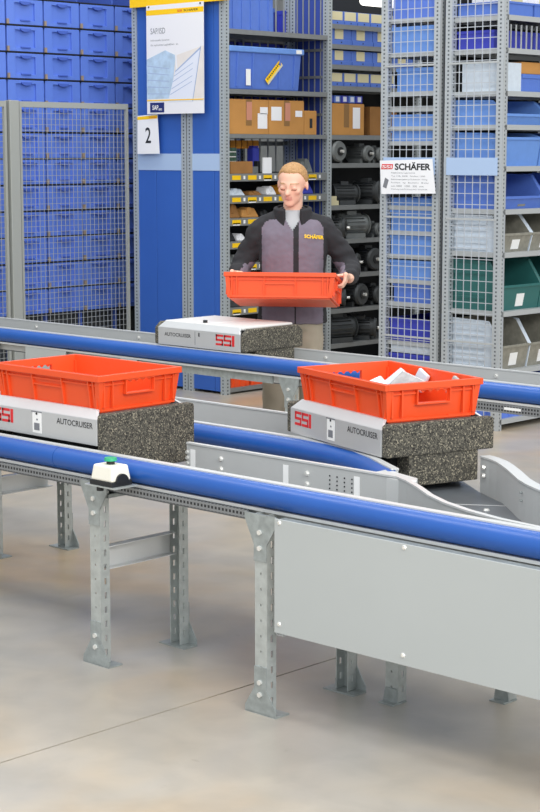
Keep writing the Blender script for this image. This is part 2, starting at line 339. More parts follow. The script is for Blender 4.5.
# back track
T3 = thing('conveyor_track', 'rear blue-edged conveyor track running in front of the person', 'conveyor')
rail([(-12.0, 6.35), (-3.2, 6.35)], T3, (-9.0,))
bw = wall('far_wall', [(-12, 6.72), (-3.2, 6.72)], T3)
MB().box(-12, -3.2, 6.36, 6.72, .598, .607).build('deck', M['deck'], T3)
for x in (-8.33, -7.41, -5.98, -4.9):
    for z in (.70,): MB().cyl((x, 6.72, z), (x, 6.711, z), .010, .008, 8).build('bolt', M['screw'], bw)
MB().box(-5.35, -3.2, 6.318, 6.326, .60, .641).build('cable_tray', M['tray'], T3)
MB().box(-9.9, -7.6, 6.37, 6.378, .612, .641).build('cable_tray', M['tray'], T3)
MB().box(-7.937, -7.58, 6.318, 6.324, .36, .641).build('cover_panel', M['panel'], T3)
MB().box(-7.117, -6.99, 6.318, 6.324, .36, .641).build('cover_panel', M['panel'], T3)
MB().box(-6.97, -6.0, 6.34, 6.35, .60, .641).build('cross_beam', M['zinc2'], T3)
for x in (-10.3, -8.26, -5.87, -4.0): leg(T3, x, 6.322, 1)
for x in (-10.3, -8.26, -5.83, -4.0): leg(T3, x, 6.72, -1, gusset=False)
lt = MB().box(-4.56, -4.47, 6.317, 6.3178, .616, .628).build('type_label', M['white'], T3)

# ------------------------------------------------------------------ carrier vehicles
def block_letters(parent, x, y, z, h, w):
    """squared S S I, slanted cut ends, as printed on the side panels"""
    t = h*.19; lw = w*.40; iw = w*.13; gap = (w-2*lw-iw)/2; o = []
    for k in range(2):
        a = x+k*(lw+gap); mb = MB()
        for zz in (0, (h-t)/2, h-t): mb.box(a, a+lw, y-.0008, y, z+zz, z+zz+t)
        mb.box(a, a+t, y-.0008, y, z+h/2, z+h); mb.box(a+lw-t, a+lw, y-.0008, y, z, z+h/2)
        mb.build('letter', M['red_ink'], parent)
    MB().box(x+w-iw, x+w, y-.0008, y, z, z+h).build('letter', M['red_ink'], parent)
def vehicle(label, loc, rz, reverse=False, loaded=True, skirt=(-.125, .158), tall=False):
    v = thing('carrier_vehicle', label, 'carrier', (loc[0], loc[1], ZR+.004), rz, 'autonomous carriers on the conveyor tracks')
    Lh, Wh = .305, .222
    # long sides: upright sheet, bevelled over at the top, clipped corners
    for s in (-1, 1):
        mb = MB(); zt, zc, inn = .122, .092, .035
        ys = s*Wh
        mb.prism([(-Lh, 0), (Lh, 0), (Lh, zc), (-Lh, zc)], 'y', ys, ys-s*.008)
        mb.hexa([(-Lh, ys, zc), (Lh, ys, zc), (Lh, ys-s*.008, zc), (-Lh, ys-s*.008, zc)], [(-Lh+.02, ys-s*inn, zt), (Lh-.035, ys-s*inn, zt), (Lh-.035, ys-s*(inn+.012), zt), (-Lh+.02, ys-s*(inn+.012), zt)])
        sp = mb.build('side_panel', M['veh'], v, bevel=.0015)
        if s < 0:
            if not reverse:
                block_letters(sp, -.272, ys, .034, .05, .115)
                st = MB().box(-.045, .005, ys-.001, ys, .012, .088).build('white_sticker', M['white'], sp)
                MB().box(-.035, -.005, ys-.0018, ys-.001, .022, .048).build('grey_print', M['grey_ink'], st)
                MB().box(-.022, -.014, ys-.0018, ys-.001, .058, .064).build('grey_print', M['grey_ink'], st)
                MB().box(-.05, .008, ys-.002, ys, .0865, .0905).build('sensor_slot', M['grey_ink'], sp)
                MB().cyl((-.02, ys-.003, .082), (-.02, ys, .082), .0045, n=8).build('sensor', M['black_ink'], sp)
                text('lettering', 'AUTOCRUISER', .021, M['black_ink'], sp, .09, ys, .058, width=.195, bold=.012)
            else:
                text('lettering', 'AUTOCRUISER', .019, M['black_ink'], sp, -.255, ys, .048, width=.20, bold=.012)
                MB().box(-.025, -.022, ys-.001, ys, .015, .085).build('white_sticker', M['grey_ink'], sp)
                MB().box(.002, .010, ys-.001, ys, .06, .08).build('sensor', M['black_ink'], sp)
                block_letters(sp, .13, ys, .026, .056, .135)
    for s in (-1, 1):
        x0, x1 = s*(Lh-.001), s*(Lh+.032)
        top = .112 if loaded else .118; cf = .008 if loaded else .03
        zb = -.10 if tall else 0
        f = MB().prism([(-Wh+.003, zb), (Wh-.003, zb), (Wh-.003, top-cf), (Wh-cf*1.3, top), (-Wh+cf*1.3, top), (-Wh+.003, top-cf)], 'x', x0, x1)
        f.build('foam_bumper', M['foam'], v, bevel=.008)
        if not tall: MB().box(min(x0-s*.05, x1-s*.006), max(x0-s*.05, x1-s*.006), skirt[0], skirt[1], -.105, .002).build('foam_skirt', M['foam'], v, bevel=.004)
    MB().box(-.25, .25, -.15, .15, -.10, .0).build('chassis', M['dark'], v)
    for sx in (-.19, .19):
        for sy in (-.155, .155): MB().cyl((sx, sy-.014, -.094), (sx, sy+.014, -.094), .034, n=16).build('wheel', M['dark'], v, smooth=True)
    if loaded:
        MB().box(-Lh+.01, Lh-.01, -Wh+.02, Wh-.02, .0, .104).build('body', M['veh'], v)
    else:
        MB().box(-Lh+.01, Lh-.01, -Wh+.02, Wh-.02, .0, .108).build('body', M['dark'], v)
        for a, b in ((-Lh+.015, .028), (.036, Lh-.012)): MB().box(a, b, -Wh+.035, Wh-.035, .108, .126).build('top_plate', M['veh_white'], v, bevel=.006)
        MB().cyl((-.02, -.15, .126), (-.02, -.15, .14), .012, n=10).build('sensor', M['dark'], v)
    return v
vehicle('grey carrier vehicle at the end of the front track carrying an empty red crate', (-4.875, 4.165), 0, skirt=(-.215, .215), tall=True)
vehicle('grey carrier vehicle turning at the track bend, carrying the filled red crate', (-3.935, 4.752), R(-17.5))
vehicle('unloaded carrier vehicle with white top plates waiting in front of the person', (-6.53, 6.56), 0, True, False)

# ------------------------------------------------------------------ red crates
def crate(label, loc, rot=(0, 0, 0), L=.58, W=.388, H=.135):
    c = thing('stacking_crate', label, 'crate', loc); c.rotation_euler = rot
    a, b, h, dr, t = L/2, W/2, H, .014, .004
    a0, b0 = a-dr, b-dr
    MB().box(-a0+.01, a0-.01, -b0+.01, b0-.01, 0, .006).build('base', M['crate'], c)
    MB().box(-a0, a0, -b0, b0, .006, .012).build('floor_plate', M['crate'], c)
    def quadwall(mb, p0, p1, z0, z1, nrm, f0, f1):
        """part of a leaning wall between fractions f0..f1 along its length"""
        def P(f, z, o):
            k = z/h; q = Vector(p0)*(1-f)+Vector(p1)*f
            off = dr*(k-1)-o-.009
            return (q.x+nrm[0]*off, q.y+nrm[1]*off, z)
        mb.hexa([P(f0, z0, 0), P(f1, z0, 0), P(f1, z0, t), P(f0, z0, t)], [P(f0, z1, 0), P(f1, z1, 0), P(f1, z1, t), P(f0, z1, t)])
    for s in (-1, 1):
        mb = MB(); quadwall(mb, (-a, s*b), (a, s*b), .006, h, (0, s), .02, .98); w = mb.build('long_wall', M['crate'], c)
        for x in (-.262, -.235, -.085, .085, .235, .262):
            x *= L/.6; e = .0035
            MB().hexa([(x-e, s*(b0-.001), .01), (x+e, s*(b0-.001), .01), (x+e, s*(b0-.012), .01), (x-e, s*(b0-.012), .01)], [(x-e, s*(b-.001), h-.02), (x+e, s*(b-.001), h-.02), (x+e, s*(b-.012), h-.02), (x-e, s*(b-.012), h-.02)]).build('rib', M['crate'], w)
        for z, x0, x1 in ((h-.036, -a+.02, a-.02), (h-.058, -.085, .085), (.012, -a0+.02, a0-.02)):
            o = dr*(z/h-1)+b; ya, yb = sorted((s*(o-.002), s*(o-.012))); MB().box(x0, x1, ya, yb, z-.003, z+.003).build('rib', M['crate'], w)
        mb = MB()                                     # short wall with a hand hole
        for f0, f1, z0, z1 in ((.02, .34, .006, h), (.66, .98, .006, h), (.34, .66, .006, h*.48), (.34, .66, h*.80, h)):
            quadwall(mb, (s*a, -b), (s*a, b), z0, z1, (s, 0), f0, f1)
        w2 = mb.build('short_wall', M['crate'], c)
        xa, xb = sorted((s*(a-.012), s*(a+.002)))
        fr = MB(); u = W*.16+.003
        for y0, y1, z0, z1 in ((-u-.004, -u, h*.44, h*.84), (u, u+.004, h*.44, h*.84), (-u, u, h*.44, h*.475), (-u, u, h*.805, h*.84)): fr.box(xa, xb, y0, y1, z0, z1)
        fr.build('hand_hole_frame', M['crate'], w2)
        for k in range(4):
            y = -.052+k*.03; MB().prism([(y, h*.80), (y+.022, h*.80), (y+.011, h*.73)], 'x', min(s*(a-.010), s*(a-.006)), max(s*(a-.010), s*(a-.006))).build('tooth', M['crate'], w2)
        for z in (h-.036, .012):
            o = dr*(z/h-1)+a; xa, xb = sorted((s*(o-.002), s*(o-.012)))
            for y0, y1 in ((-b0+.02, -.07), (.07, b0-.02)): MB().box(xa, xb, y0, y1, z-.003, z+.003).build('rib', M['crate'], w2)
        for y in (-.165, .165, -.125, .125): MB().box(min(s*(a-.014), s*(a-.003)), max(s*(a-.014), s*(a-.003)), y-.003, y+.003, .02, h-.02).build('rib', M['crate'], w2)
    mb = MB(); e = .006                               # rim: flange all round
    mb.box(-a-e, a+e, -b-e, -b+.006, h-.022, h); mb.box(-a-e, a+e, b-.006, b+e, h-.022, h)
    mb.box(-a-e, -a+.006, -b+.006, b-.006, h-.022, h); mb.box(a-.006, a+e, -b+.006, b-.006, h-.022, h)
    mb.build('rim', M['crate'], c, bevel=.0015)
    for sx in (-1, 1):
        for sy in (-1, 1): MB().hexa(*[[(sx*(aa-.0), sy*(bb-.0), z), (sx*(aa-.022), sy*(bb), z), (sx*(aa-.022), sy*(bb-.022), z), (sx*aa, sy*(bb-.022), z)] for aa, bb, z in ((a0, b0, .006), (a-.001, b-.001, h-.02))]).build('corner_post', M['crate'], c)
    return c
crate('empty orange-red crate riding on the front track', (-4.878, 4.165, ZR+.11))
RC = Vector((-3.935, 4.752, ZR+.11)); RA = R(-17.5)
crate('orange-red crate filled with packaged parts at the track bend', tuple(RC), (0, 0, RA))
# packaged parts in the filled crate
packs = [(-.20, -.08, .0, .13, .10, 12, 5, 'clear_w', 'clear bag lying at the far corner of the filled red crate'), (-.15, .05, .03, .14, .11, -20, 24, 'paper', 'white card pack tilted against the crate wall'),
         (.02, .11, .055, .16, .10, 8, 38, 'clear_s', 'glossy grey pack leaning in the middle of the filled red crate'), (-.06, .12, .06, .15, .10, -12, 40, 'clear_w', 'pale clear pack beside the glossy grey one'),
         (-.05, -.03, .03, .16, .13, 30, 12, 'clear_s', 'smoky flat bag at the front of the filled red crate'), (-.17, -.11, .045, .10, .08, -35, 22, 'paper', 'white folded pack nearest the red lettering of the carrier'),
         (.27, .19, .055, .11, .09, 3, 78, 'clear_s', 'pale grey card upright in the far corner of the filled crate'), (.0, .19, .065, .08, .09, 0, 75, 'clear_w', 'small pale card standing against the far wall of the filled crate')]
for x, y, z, w, d, a, tilt, m, lb in packs:
    p = RC + Matrix.Rotation(RA, 3, 'Z') @ Vector((x*.85-.03, y*.85, .04+z*.8))
    mb = MB(); w *= .8; d *= .8; mb.box(-w/2, w/2, -d/2, d/2, -.006, .010)
    o = tag(mb.build('packaged_part', M[m], bevel=.006), lb, 'package', 'packaged parts in the filled crate')
    o.location = p; o.rotation_euler = (R(tilt), R(tilt*.3), RA+R(a))

# ------------------------------------------------------------------ push-button box on the front rail
B = thing('push_button_box', 'ivory control box with green push button on the front rail', 'control box', (-4.33, 3.795, .658))
MB().prism([(-.056, 0), (.056, 0), (.056, .016), (-.056, .016)], 'y', -.045, .045).build('base', M['dark'], B, bevel=.002)
MB().hexa([(-.054, -.043, .016), (.054, -.043, .016), (.054, .043, .016), (-.054, .043, .016)], [(-.047, -.036, .068), (.047, -.036, .068), (.047, .036, .068), (-.047, .036, .068)]).build('housing', M['ivory'], B, bevel=.006)
ar = [(-.028, .012)]+[(-.028*math.cos(R(k*15)), .012+.03*math.sin(R(k*15))) for k in range(1, 12)]+[(.028, .012)]
MB().prism(ar, 'x', .050, .060).build('side_dial', M['dark'], B)
bt = MB().cyl((0, 0, .066), (0, 0, .08), .014, n=16).build('button_stem', M['dark'], B, smooth=True)
MB().cyl((0, 0, .08), (0, 0, .09), .022, .020, 20).build('button', M['green'], B, smooth=True)
MB().box(-.075, .075, -.05, .055, -.004, 0).build('bracket', M['zinc'], B)
MB().cyl((-.02, -.03, -.004), (-.02, -.03, -.02), .012, n=10).build('cable_gland', M['dark'], B)

# ------------------------------------------------------------------ racks
ZT = 3.0
post_mesh = {}
def post(parent, x, y, m='post', w=.05, d=.05, h=ZT):
    k = (m, w, d, h)
    if k not in post_mesh:
        mb = MB(); t = .004
        mb.box(-w/2, w/2, -d/2, -d/2+t, 0, h); mb.box(-w/2, -w/2+t, -d/2+t, d/2, 0, h); mb.box(w/2-t, w/2, -d/2+t, d/2, 0, h)
        o = mb.build('post', M[m], parent); post_mesh[k] = o.data
    else: o = link('post', post_mesh[k], parent)
    o.location = (x, y, 0); return o
def shelf(parent, x0, x1, y0, y1, z, th=.035, m='shelf_g', lip=None):
    mb = MB(); mb.box(x0, x1, y0, y1, z-.004, z)
    for a, b in ((x0, x0+.003), (x1-.003, x1)): mb.box(a, b, y0, y1, z-th, z-.004)
    for a, b in ((y0, y0+.003), (y1-.003, y1)): mb.box(x0+.003, x1-.003, a, b, z-th, z-.004)
    return mb.build('shelf', M[m], parent)
def wire_mesh(parent, axis, c, u0, u1, z0, z1, pu, pz, r, m):
    mb = MB(); n = max(1, round((u1-u0)/pu))
    for i in range(n+1):
        u = u0+(u1-u0)*i/n
        mb.box(u-r, u+r, c-r, c+r, z0, z1) if axis == 'x' else mb.box(c-r, c+r, u-r, u+r, z0, z1)
    k = max(1, round((z1-z0)/pz))
    for i in range(k+1):
        z = z0+(z1-z0)*i/k
        mb.box(u0, u1, c+r, c+3*r, z-r, z+r) if axis == 'x' else mb.box(c-3*r, c-r, u0, u1, z-r, z+r)
    return tag(mb.build('wire_mesh', M[m], parent), kind='stuff')
YE = 8.94
# --- rack A, aisle side (open shelves towards the man)
AX1, AX0 = -8.93, -9.315
RA2 = thing('shelving_rack', 'open grey shelving rack behind the person with a blue end panel', 'rack')
for x in (AX0+.025, AX1-.025):
    for y in (YE+.025, 10.065, 11.15, 12.24): post(RA2, x, y)
def end_panels(parent, x0, x1, seam, ranges):
    for z0, z1, m, nm in ranges:
        if m == 'band': MB().box(x0, x1, YE+.004, YE+.012, z0, z1).build(nm, M[m], parent)
        else:
            for a, b in ((x0, seam-.002), (seam+.002, x1)): MB().box(a, b, YE+.008, YE+.016, z0, z1).build(nm, M[m], parent, bevel=.002)
end_panels(RA2, AX0+.05, AX1-.05, -9.045, [(.02, 1.617, 'end_blue', 'end_sheet'), (1.617, 1.738, 'band', 'end_band'), (1.738, ZT, 'end_blue', 'end_sheet')])
def shelf_label(sh, y, z, w=.085, h=.032, m='yellow'): return MB().box(AX1+.001, AX1+.0025, y, y+w, z-h, z-.004).build('shelf_label', M[m], sh)
bayA = [(2.615, .034), (2.195, .034), (1.878, .03)]
for z, th in bayA: shelf(RA2, AX0, AX1, YE+.05, 10.04, z, th)
for i, z in enumerate((1.595, 1.437, 1.277, 1.11, .95, .63)):
    sh = shelf(RA2, AX0, AX1, YE+.05, 10.04, z, .055)
    for k in range(6):
        y = 9.015+k*.163
        shelf_label(sh, y, z-.008, .088, .036, 'yellow')
        if (k+i) % 3 == 2: shelf_label(sh, y+.005, z-.03, .075, .022, 'white')
        MB().box(AX1+.001, AX1+.002, y+.115, y+.135, z-.04, z-.015).build('shelf_clip', M['white'], sh)
shelf(RA2, AX0, AX1, YE+.05, 10.04, .045, .03)
for z in (2.705, 2.556, 2.405, 2.247, 1.878, 1.665, 1.345, 1.085, .82, .55, .28, .07): shelf(RA2, AX0, AX1, 10.09, 11.12, z, .035)
for z in (2.705, 2.405, 2.247, 1.878, 1.665, 1.345, 1.085, .82, .55, .28, .07): shelf(RA2, AX0, AX1, 11.18, 12.21, z, .035)
MB().box(AX0-.004, AX0-.001, 11.18, 12.21, .05, ZT).build('back_sheet', M['gap_shade'], RA2)  # added dark sheet, the deep shade of the bay put into its colour
MB().box(AX0-.004, AX0-.001, 10.09, 11.12, .05, ZT).build('back_sheet', M['gap_shade'], RA2)  # this bay too: its dark interior is painted on an added sheet
for i in range(12): MB().box(AX0-.008, AX0-.002, 9.0+i*.088, 9.012+i*.088, 1.60, ZT).build('divider_bar', M['rack'], RA2)
MB().box(AX0-.003, AX0-.001, YE+.05, 10.04, .05, 1.6).build('back_sheet', M['gap_shade'], RA2)  # shade behind the pick shelves, painted as a dark sheet
MB().box(AX0+.05, AX1-.05, 10.044, 10.048, .05, ZT).build('side_sheet', M['navy_d'], RA2)  # added navy backing for the dark gap and blue totes behind the bars
for i in range(5): MB().box(AX0+.07+i*.06, AX0+.078+i*.06, 10.036, 10.043, .05, ZT).build('side_bar', M['rack'], RA2)
for z in (2.5, 2.3, 2.02): MB().box(AX0+.05, AX1-.05, 10.030, 10.036, z, z+.02).build('side_rail', M['shelf_g'], RA2)
# --- rack A, rear row
RA1 = thing('shelving_rack', 'deep grey shelving rack with blue end panel next to the mesh fence', 'rack')
for x in (-9.90+.025, -9.326-.025):
    for y in (YE+.025, 10.065, 11.15): post(RA1, x, y)
end_panels(RA1, -9.85, -9.376, -9.655, [(.02, 1.617, 'end_blue', 'end_sheet'), (1.617, 1.738, 'band', 'end_band'), (1.738, ZT, 'end_blue', 'end_sheet')])
for z in (2.62, 2.36, 2.1, 1.83, 1.5, 1.0, .5, .07): shelf(RA1, -9.92, -9.34, YE+.05, 11.12, z, .03)
# --- rack B, aisle row and outer row
BX0, BXM, BX1 = -7.485, -6.965, -6.508
RB1 = thing('shelving_rack', 'pale grey shelving rack with mesh end panel and hanging company sign', 'rack')
RB2 = thing('shelving_rack', 'pale grey shelving rack with mesh end panel and open-front bins', 'rack')
for rk, x0, x1 in ((RB1, BX0, BXM-.036), (RB2, BXM+.006, BX1)):
    for x in (x0+.025, x1-.025):
        for y in (YE+.025, 10.02): post(rk, x, y, 'postB')
    MB().box(x1-.004, x1+.002, YE+.01, YE+.02, 0, ZT).build('edge_profile', M['shelf_l'], rk)
for rk, x0, x1 in ((RB1, BX0+.05, BXM-.09), (RB2, BXM+.06, BX1-.05)): MB().box(x0, x1, 9.985, 9.99, .05, ZT).build('shade_sheet', M['gap_shade'], rk)  # added dark partitions, painting the shaded gaps seen through the mesh
MB().box(BXM-.016, BXM-.010, YE+.05, 9.99, .05, ZT).build('back_sheet', M['gap_shade'], RB1)  # also added, paints the depth between the two rows dark
zB1 = [2.60, 2.385, 2.137, 2.036, 1.915, 1.82, 1.403, 1.24, 1.085, .922, .772, .515, .3, .07]
zB2 = [2.585, 2.385, 2.124, 1.918, 1.662, 1.395, 1.125, .755, .38, .07]
for z in zB1: shelf(RB1, BX0, BXM-.038, YE+.03, 9.99, z, .028, 'shelf_l')
for z in zB2: shelf(RB2, BXM+.006, BX1, YE+.03, 9.99, z, .032, 'shelf_l')
wire_mesh(RB1, 'x', YE+.006, BX0+.05, BXM-.086, .05, ZT, .055, .068, .0022, 'wire')
wire_mesh(RB2, 'x', YE+.008, BXM+.054, BX1-.05, .05, ZT, .055, .068, .0022, 'wire')
MB().box(BXM+.03, BX1-.03, YE-.006, YE, 1.605, 1.715).build('end_band', M['band'], RB2)
MB().box(BX0+.03, BXM-.066, YE-.006, YE, 1.605, 1.715).build('end_band', M['band'], RB1)
for rk, a, b in ((RB1, BX0+.03, BXM-.066), (RB2, BXM+.03, BX1-.03)):
    for z in (.55, 1.33, 2.3): MB().box(a, b, YE-.003, YE+.002, z-.006, z+.006).build('tie_bar', M['shelf_l'], rk)

# ------------------------------------------------------------------ boxes and bins
def simple_box(name, label, cat, x0, x1, y0, y1, z0, h, m, group=None, rim=True, ribs=0, label_card=None, side='x'):
    """open container with walls, a rim and ribs; origin at its base"""
    cx, cy = (x0+x1)/2, (y0+y1)/2
    o = thing(name, label, cat, (cx, cy, z0), 0, group); w, d = (x1-x0)/2, (y1-y0)/2; t = .006
    mb = MB(); mb.box(-w, w, -d, d, 0, .006)
    mb.box(-w, w, -d, -d+t, .006, h); mb.box(-w, w, d-t, d, .006, h); mb.box(-w, -w+t, -d+t, d-t, .006, h); mb.box(w-t, w, -d+t, d-t, .006, h)
    mb.build('body', M[m], o)
    if rim:
        e = .006; r = MB(); zz = h-min(.03, h*.15)
        r.box(-w-e, w+e, -d-e, -d+.001, zz, h); r.box(-w-e, w+e, d-.001, d+e, zz, h); r.box(-w-e, -w+.001, -d, d, zz, h); r.box(w-.001, w+e, -d, d, zz, h)
        r.build('rim', M[m], o)
    for i in range(ribs):
        y = -d+(i+.5)*2*d/ribs; MB().box(w, w+.006, y-.005, y+.005, .01, h*.85).build('rib', M[m], o)
        x = -w+(i+.5)*2*w/ribs; MB().box(x-.005, x+.005, -d-.006, -d, .01, h*.85).build('rib', M[m], o)
    return o
def carton(label, x0, x1, y0, y1, z0, h, group, front='x', stickers=(), tape=True, m='card'):
    o = thing('cardboard_box', label, 'box', ((x0+x1)/2, (y0+y1)/2, z0), 0, group); w, d = (x1-x0)/2, (y1-y0)/2
    MB().box(-w, w, -d, d, 0, h).build('body', M[m], o, bevel=.003)
    for s in (-1, 1): MB().box(-w+.002, w-.002, min(s*.001, s*(d-.001)), max(s*.001, s*(d-.001)), h, h+.003).build('flap', M[m], o)
    if tape: MB().box(w, w+.0012, -.03, .03, h*.25, h).build('tape', M['tape'], o)
    for y, z, sw, sh, mm in stickers: MB().box(w+.0012, w+.0022, -d+y, -d+y+sw, z, z+sh).build('paper_label', M[mm], o)
    return o
GA = 'items on the open shelves behind the person'
XF = AX1-.02
# top shelf: ribbed blue crate and a second one
simple_box('blue_crate', 'ribbed blue crate on the top shelf behind the person', 'crate', XF-.32, XF, 9.0, 9.46, 2.615, .26, 'bin_b', GA, ribs=5)
simple_box('blue_crate', 'blue crate at the right end of the top shelf, set back', 'crate', -9.85, -9.45, 9.58, 10.0, 2.62, .22, 'bin_b', GA, ribs=4)
# lidded bin with yellow label
lb = thing('lidded_bin', 'large blue lidded bin with a slanted yellow label', 'bin', (-9.11, 9.385, 2.195), 0, GA)
MB().hexa([(-.16, -.36, 0), (.155, -.36, 0), (.155, .36, 0), (-.16, .36, 0)], [(-.17, -.375, .27), (.17, -.375, .27), (.17, .375, .27), (-.17, .375, .27)]).build('body', M['bin_b'], lb, bevel=.01)
MB().box(-.18, .185, -.392, .392, .262, .305).build('lid', M['bin_l'], lb, bevel=.008)
for y in (-.30, -.14, .14, .30): MB().hexa([(.155, y-.008, .02), (.163, y-.008, .02), (.163, y+.008, .02), (.155, y+.008, .02)], [(.168, y-.008, .26), (.178, y-.008, .26), (.178, y+.008, .26), (.168, y+.008, .26)]).build('rib', M['bin_b'], lb)
q = MB().box(0, .001, -.105, .105, -.018, .018); q.xf(Matrix.Translation((.172, .07, .135)) @ Matrix.Rotation(R(43), 4, 'X')); ql = q.build('yellow_label', M['yellow_s'], lb)
q = MB()
for k in range(9): q.box(.001, .0018, -.088+k*.02, -.075+k*.02, -.004, .006)
q.xf(Matrix.Translation((.172, .07, .135)) @ Matrix.Rotation(R(43), 4, 'X')); q.build('print', M['black_ink'], ql)
q = MB().box(0, .001, -.105, .105, -.034, -.018); q.xf(Matrix.Translation((.172, .07, .135)) @ Matrix.Rotation(R(43), 4, 'X')); q.build('label_edge', M['cream'], ql)
MB().box(.17, .172, -.215, -.168, .03, .145).build('barcode_label', M['white'], lb)
MB().box(.186, .1875, .30, .36, .27, .298).build('lid_label', M['white'], lb)
# three cartons
carton('wide cardboard box at the left of the carton shelf, two white labels', XF-.30, XF, 9.0, 9.418, 1.878, .245, GA, stickers=((.30, .04, .10, .11, 'paper'), (.325, .145, .08, .05, 'paper'), (.185, .10, .055, .13, 'tape_r')))
carton('cardboard box with one large white label in the middle of the carton shelf', XF-.30, XF, 9.423, 9.80, 1.878, .245, GA, stickers=((.02, .10, .11, .10, 'paper'), (.17, .10, .055, .13, 'tape_r'), (.28, .13, .075, .045, 'paper')))
carton('small low cardboard box at the right end of the carton shelf', XF-.28, XF-.004, 9.806, 9.945, 1.878, .175, GA, tape=False, stickers=((.06, .05, .03, .07, 'black_ink'),))
# pick shelves: small goods
def pile(name, label, cat, boxes, m, loc, group=GA, bevel=.004):
    o = thing(name, label, cat, loc, 0, group)
    for i, (nm, b, mm) in enumerate(boxes): MB().box(*b).build(nm, M[mm or m], o, bevel=bevel)
    return o
pile('circuit_module', 'green module with rows of pins on the upper pick shelf', 'module', [('board', (-.05, .05, -.075, .075, 0, .17), 'greenpcb')]+[('pin_row', (.05, .058, -.065, .065, .03+k*.035, .038+k*.035), 'white') for k in range(4)], 'greenpcb', (-9.08, 9.09, 1.612))
carton('torn brown carton in front of the green module', -9.02, -8.96, 9.03, 9.26, 1.595, .085, GA, tape=False, m='card_d')
pile('white_card', 'white card standing on the upper pick shelf', 'card', [('card', (-.006, .006, -.045, .045, 0, .115), 'paper')], 'paper', (-8.97, 9.42, 1.595), bevel=.001)
pile('cable_bundle', 'tangle of grey cable on the upper pick shelf', 'cable', [('plug', (-.03, .03, -.03, .03, 0, .05), 'motor_l'), ('plug', (-.02, .02, .03, .06, 0, .09), 'dark'), ('plug', (-.03, .0, -.06, -.03, .0, .07), 'clear')], 'dark', (-9.02, 9.32, 1.595))
pile('blue_can', 'blue can at the back of the upper pick shelf', 'can', [('body', (-.035, .035, -.035, .035, 0, .19), 'bin_p'), ('lid', (-.03, .03, -.03, .03, .19, .2), 'bin_p')], 'bin_p', (-9.15, 9.46, 1.595), bevel=.012)
os_ = thing('orange_label_bins', 'row of small orange bins hung under the carton shelf', 'bins', (-9.22, 9.12, 1.775), 0, GA)
MB().box(-.05, .05, 0, .42, 0, .06).build('tray', M['orange'], os_)
for k in range(7): MB().box(.05, .054, .008+k*.06, .05+k*.06, .012, .05).build('bin_front', M['orange'], os_, bevel=.002)
for k in range(6): MB().box(.05, .056, .053+k*.06, .057+k*.06, 0, .06).build('divider', M['card_d'], os_)
goods = [(1.437, 9.02, .17, .05, 'clear_w', 'pale plastic tray on the second pick shelf'), (1.437, 9.24, .13, .03, 'card_d', 'flat brown parts on the second pick shelf'), (1.437, 9.42, .10, .06, 'paper', 'white folded note on the second pick shelf'), (1.437, 9.56, .12, .07, 'orange', 'orange tool grip on the second pick shelf'), (1.437, 9.78, .15, .08, 'bin_p', 'dark blue case on the second pick shelf, beside his ear'),
         (1.277, 9.01, .12, .10, 'card_d', 'brown paper sack on the third pick shelf'), (1.277, 9.16, .17, .07, 'card', 'tan open carton on the third pick shelf'), (1.277, 9.36, .09, .05, 'dark', 'black part on the third pick shelf'), (1.11, 9.01, .08, .06, 'dark', 'dark metal part on the fourth pick shelf'), (1.11, 9.11, .09, .05, 'paper', 'white wrapped part on the fourth pick shelf'), (.95, 9.02, .12, .06, 'motor_l', 'grey fitting on the fifth pick shelf'), (.95, 9.18, .09, .07, 'dark', 'black fitting on the fifth pick shelf'), (.63, 9.03, .14, .12, 'motor', 'dark gear part on the lowest pick shelf'), (1.595, 9.80, .12, .10, 'motor_l', 'grey bundle on the upper pick shelf, right of his head')]
for z, y, w, h, m, lbl in goods:
    o = thing('small_part', lbl, 'part', (-9.03, y+w/2, z), 0, GA); k = w/2
    MB().hexa([(-.07, -k, 0), (.06, -k, 0), (.07, k, 0), (-.06, k, 0)], [(-.06, -k*.8, h), (.05, -k*.9, h*.8), (.04, k*.7, h), (-.05, k*.8, h*.9)]).build('body', M[m], o, bevel=.01)
    MB().box(-.03, .06, -k*.35, k*.1, h*.3, h*1.06).build('cap', M[m], o, bevel=.006)
# red crates on the lowest shelf
for y0, lbl in ((9.02, 'red bin on the lowest shelf, next to the blue end panel'), (9.23, 'red bin on the lowest shelf, near the person’s legs'), (9.44, 'red bin on the lowest shelf, behind the person’s legs')):
    simple_box('red_bin', lbl.replace('’', chr(39)), 'bin', XF-.3, XF, y0, y0+.185, .045, .13, 'crate', 'red bins on the lowest shelf', ribs=3)
# blue totes seen through the back of the upper shelves
k = 0
for z in (2.62, 2.36, 2.1):
    for y in (9.02, 9.52, 10.02):
        if z == 2.62 and 9.5 < y < 10: continue
        simple_box('blue_tote', 'dark blue tote in the rear rack, %s level, %s column' % (ORD[[2.62, 2.36, 2.1].index(z)], ORD[[9.02, 9.52, 10.02].index(y)]), 'tote', -9.82, -9.36, y, y+.44, z, .2, 'bin_p', 'totes in the rear rack', ribs=4); k += 1
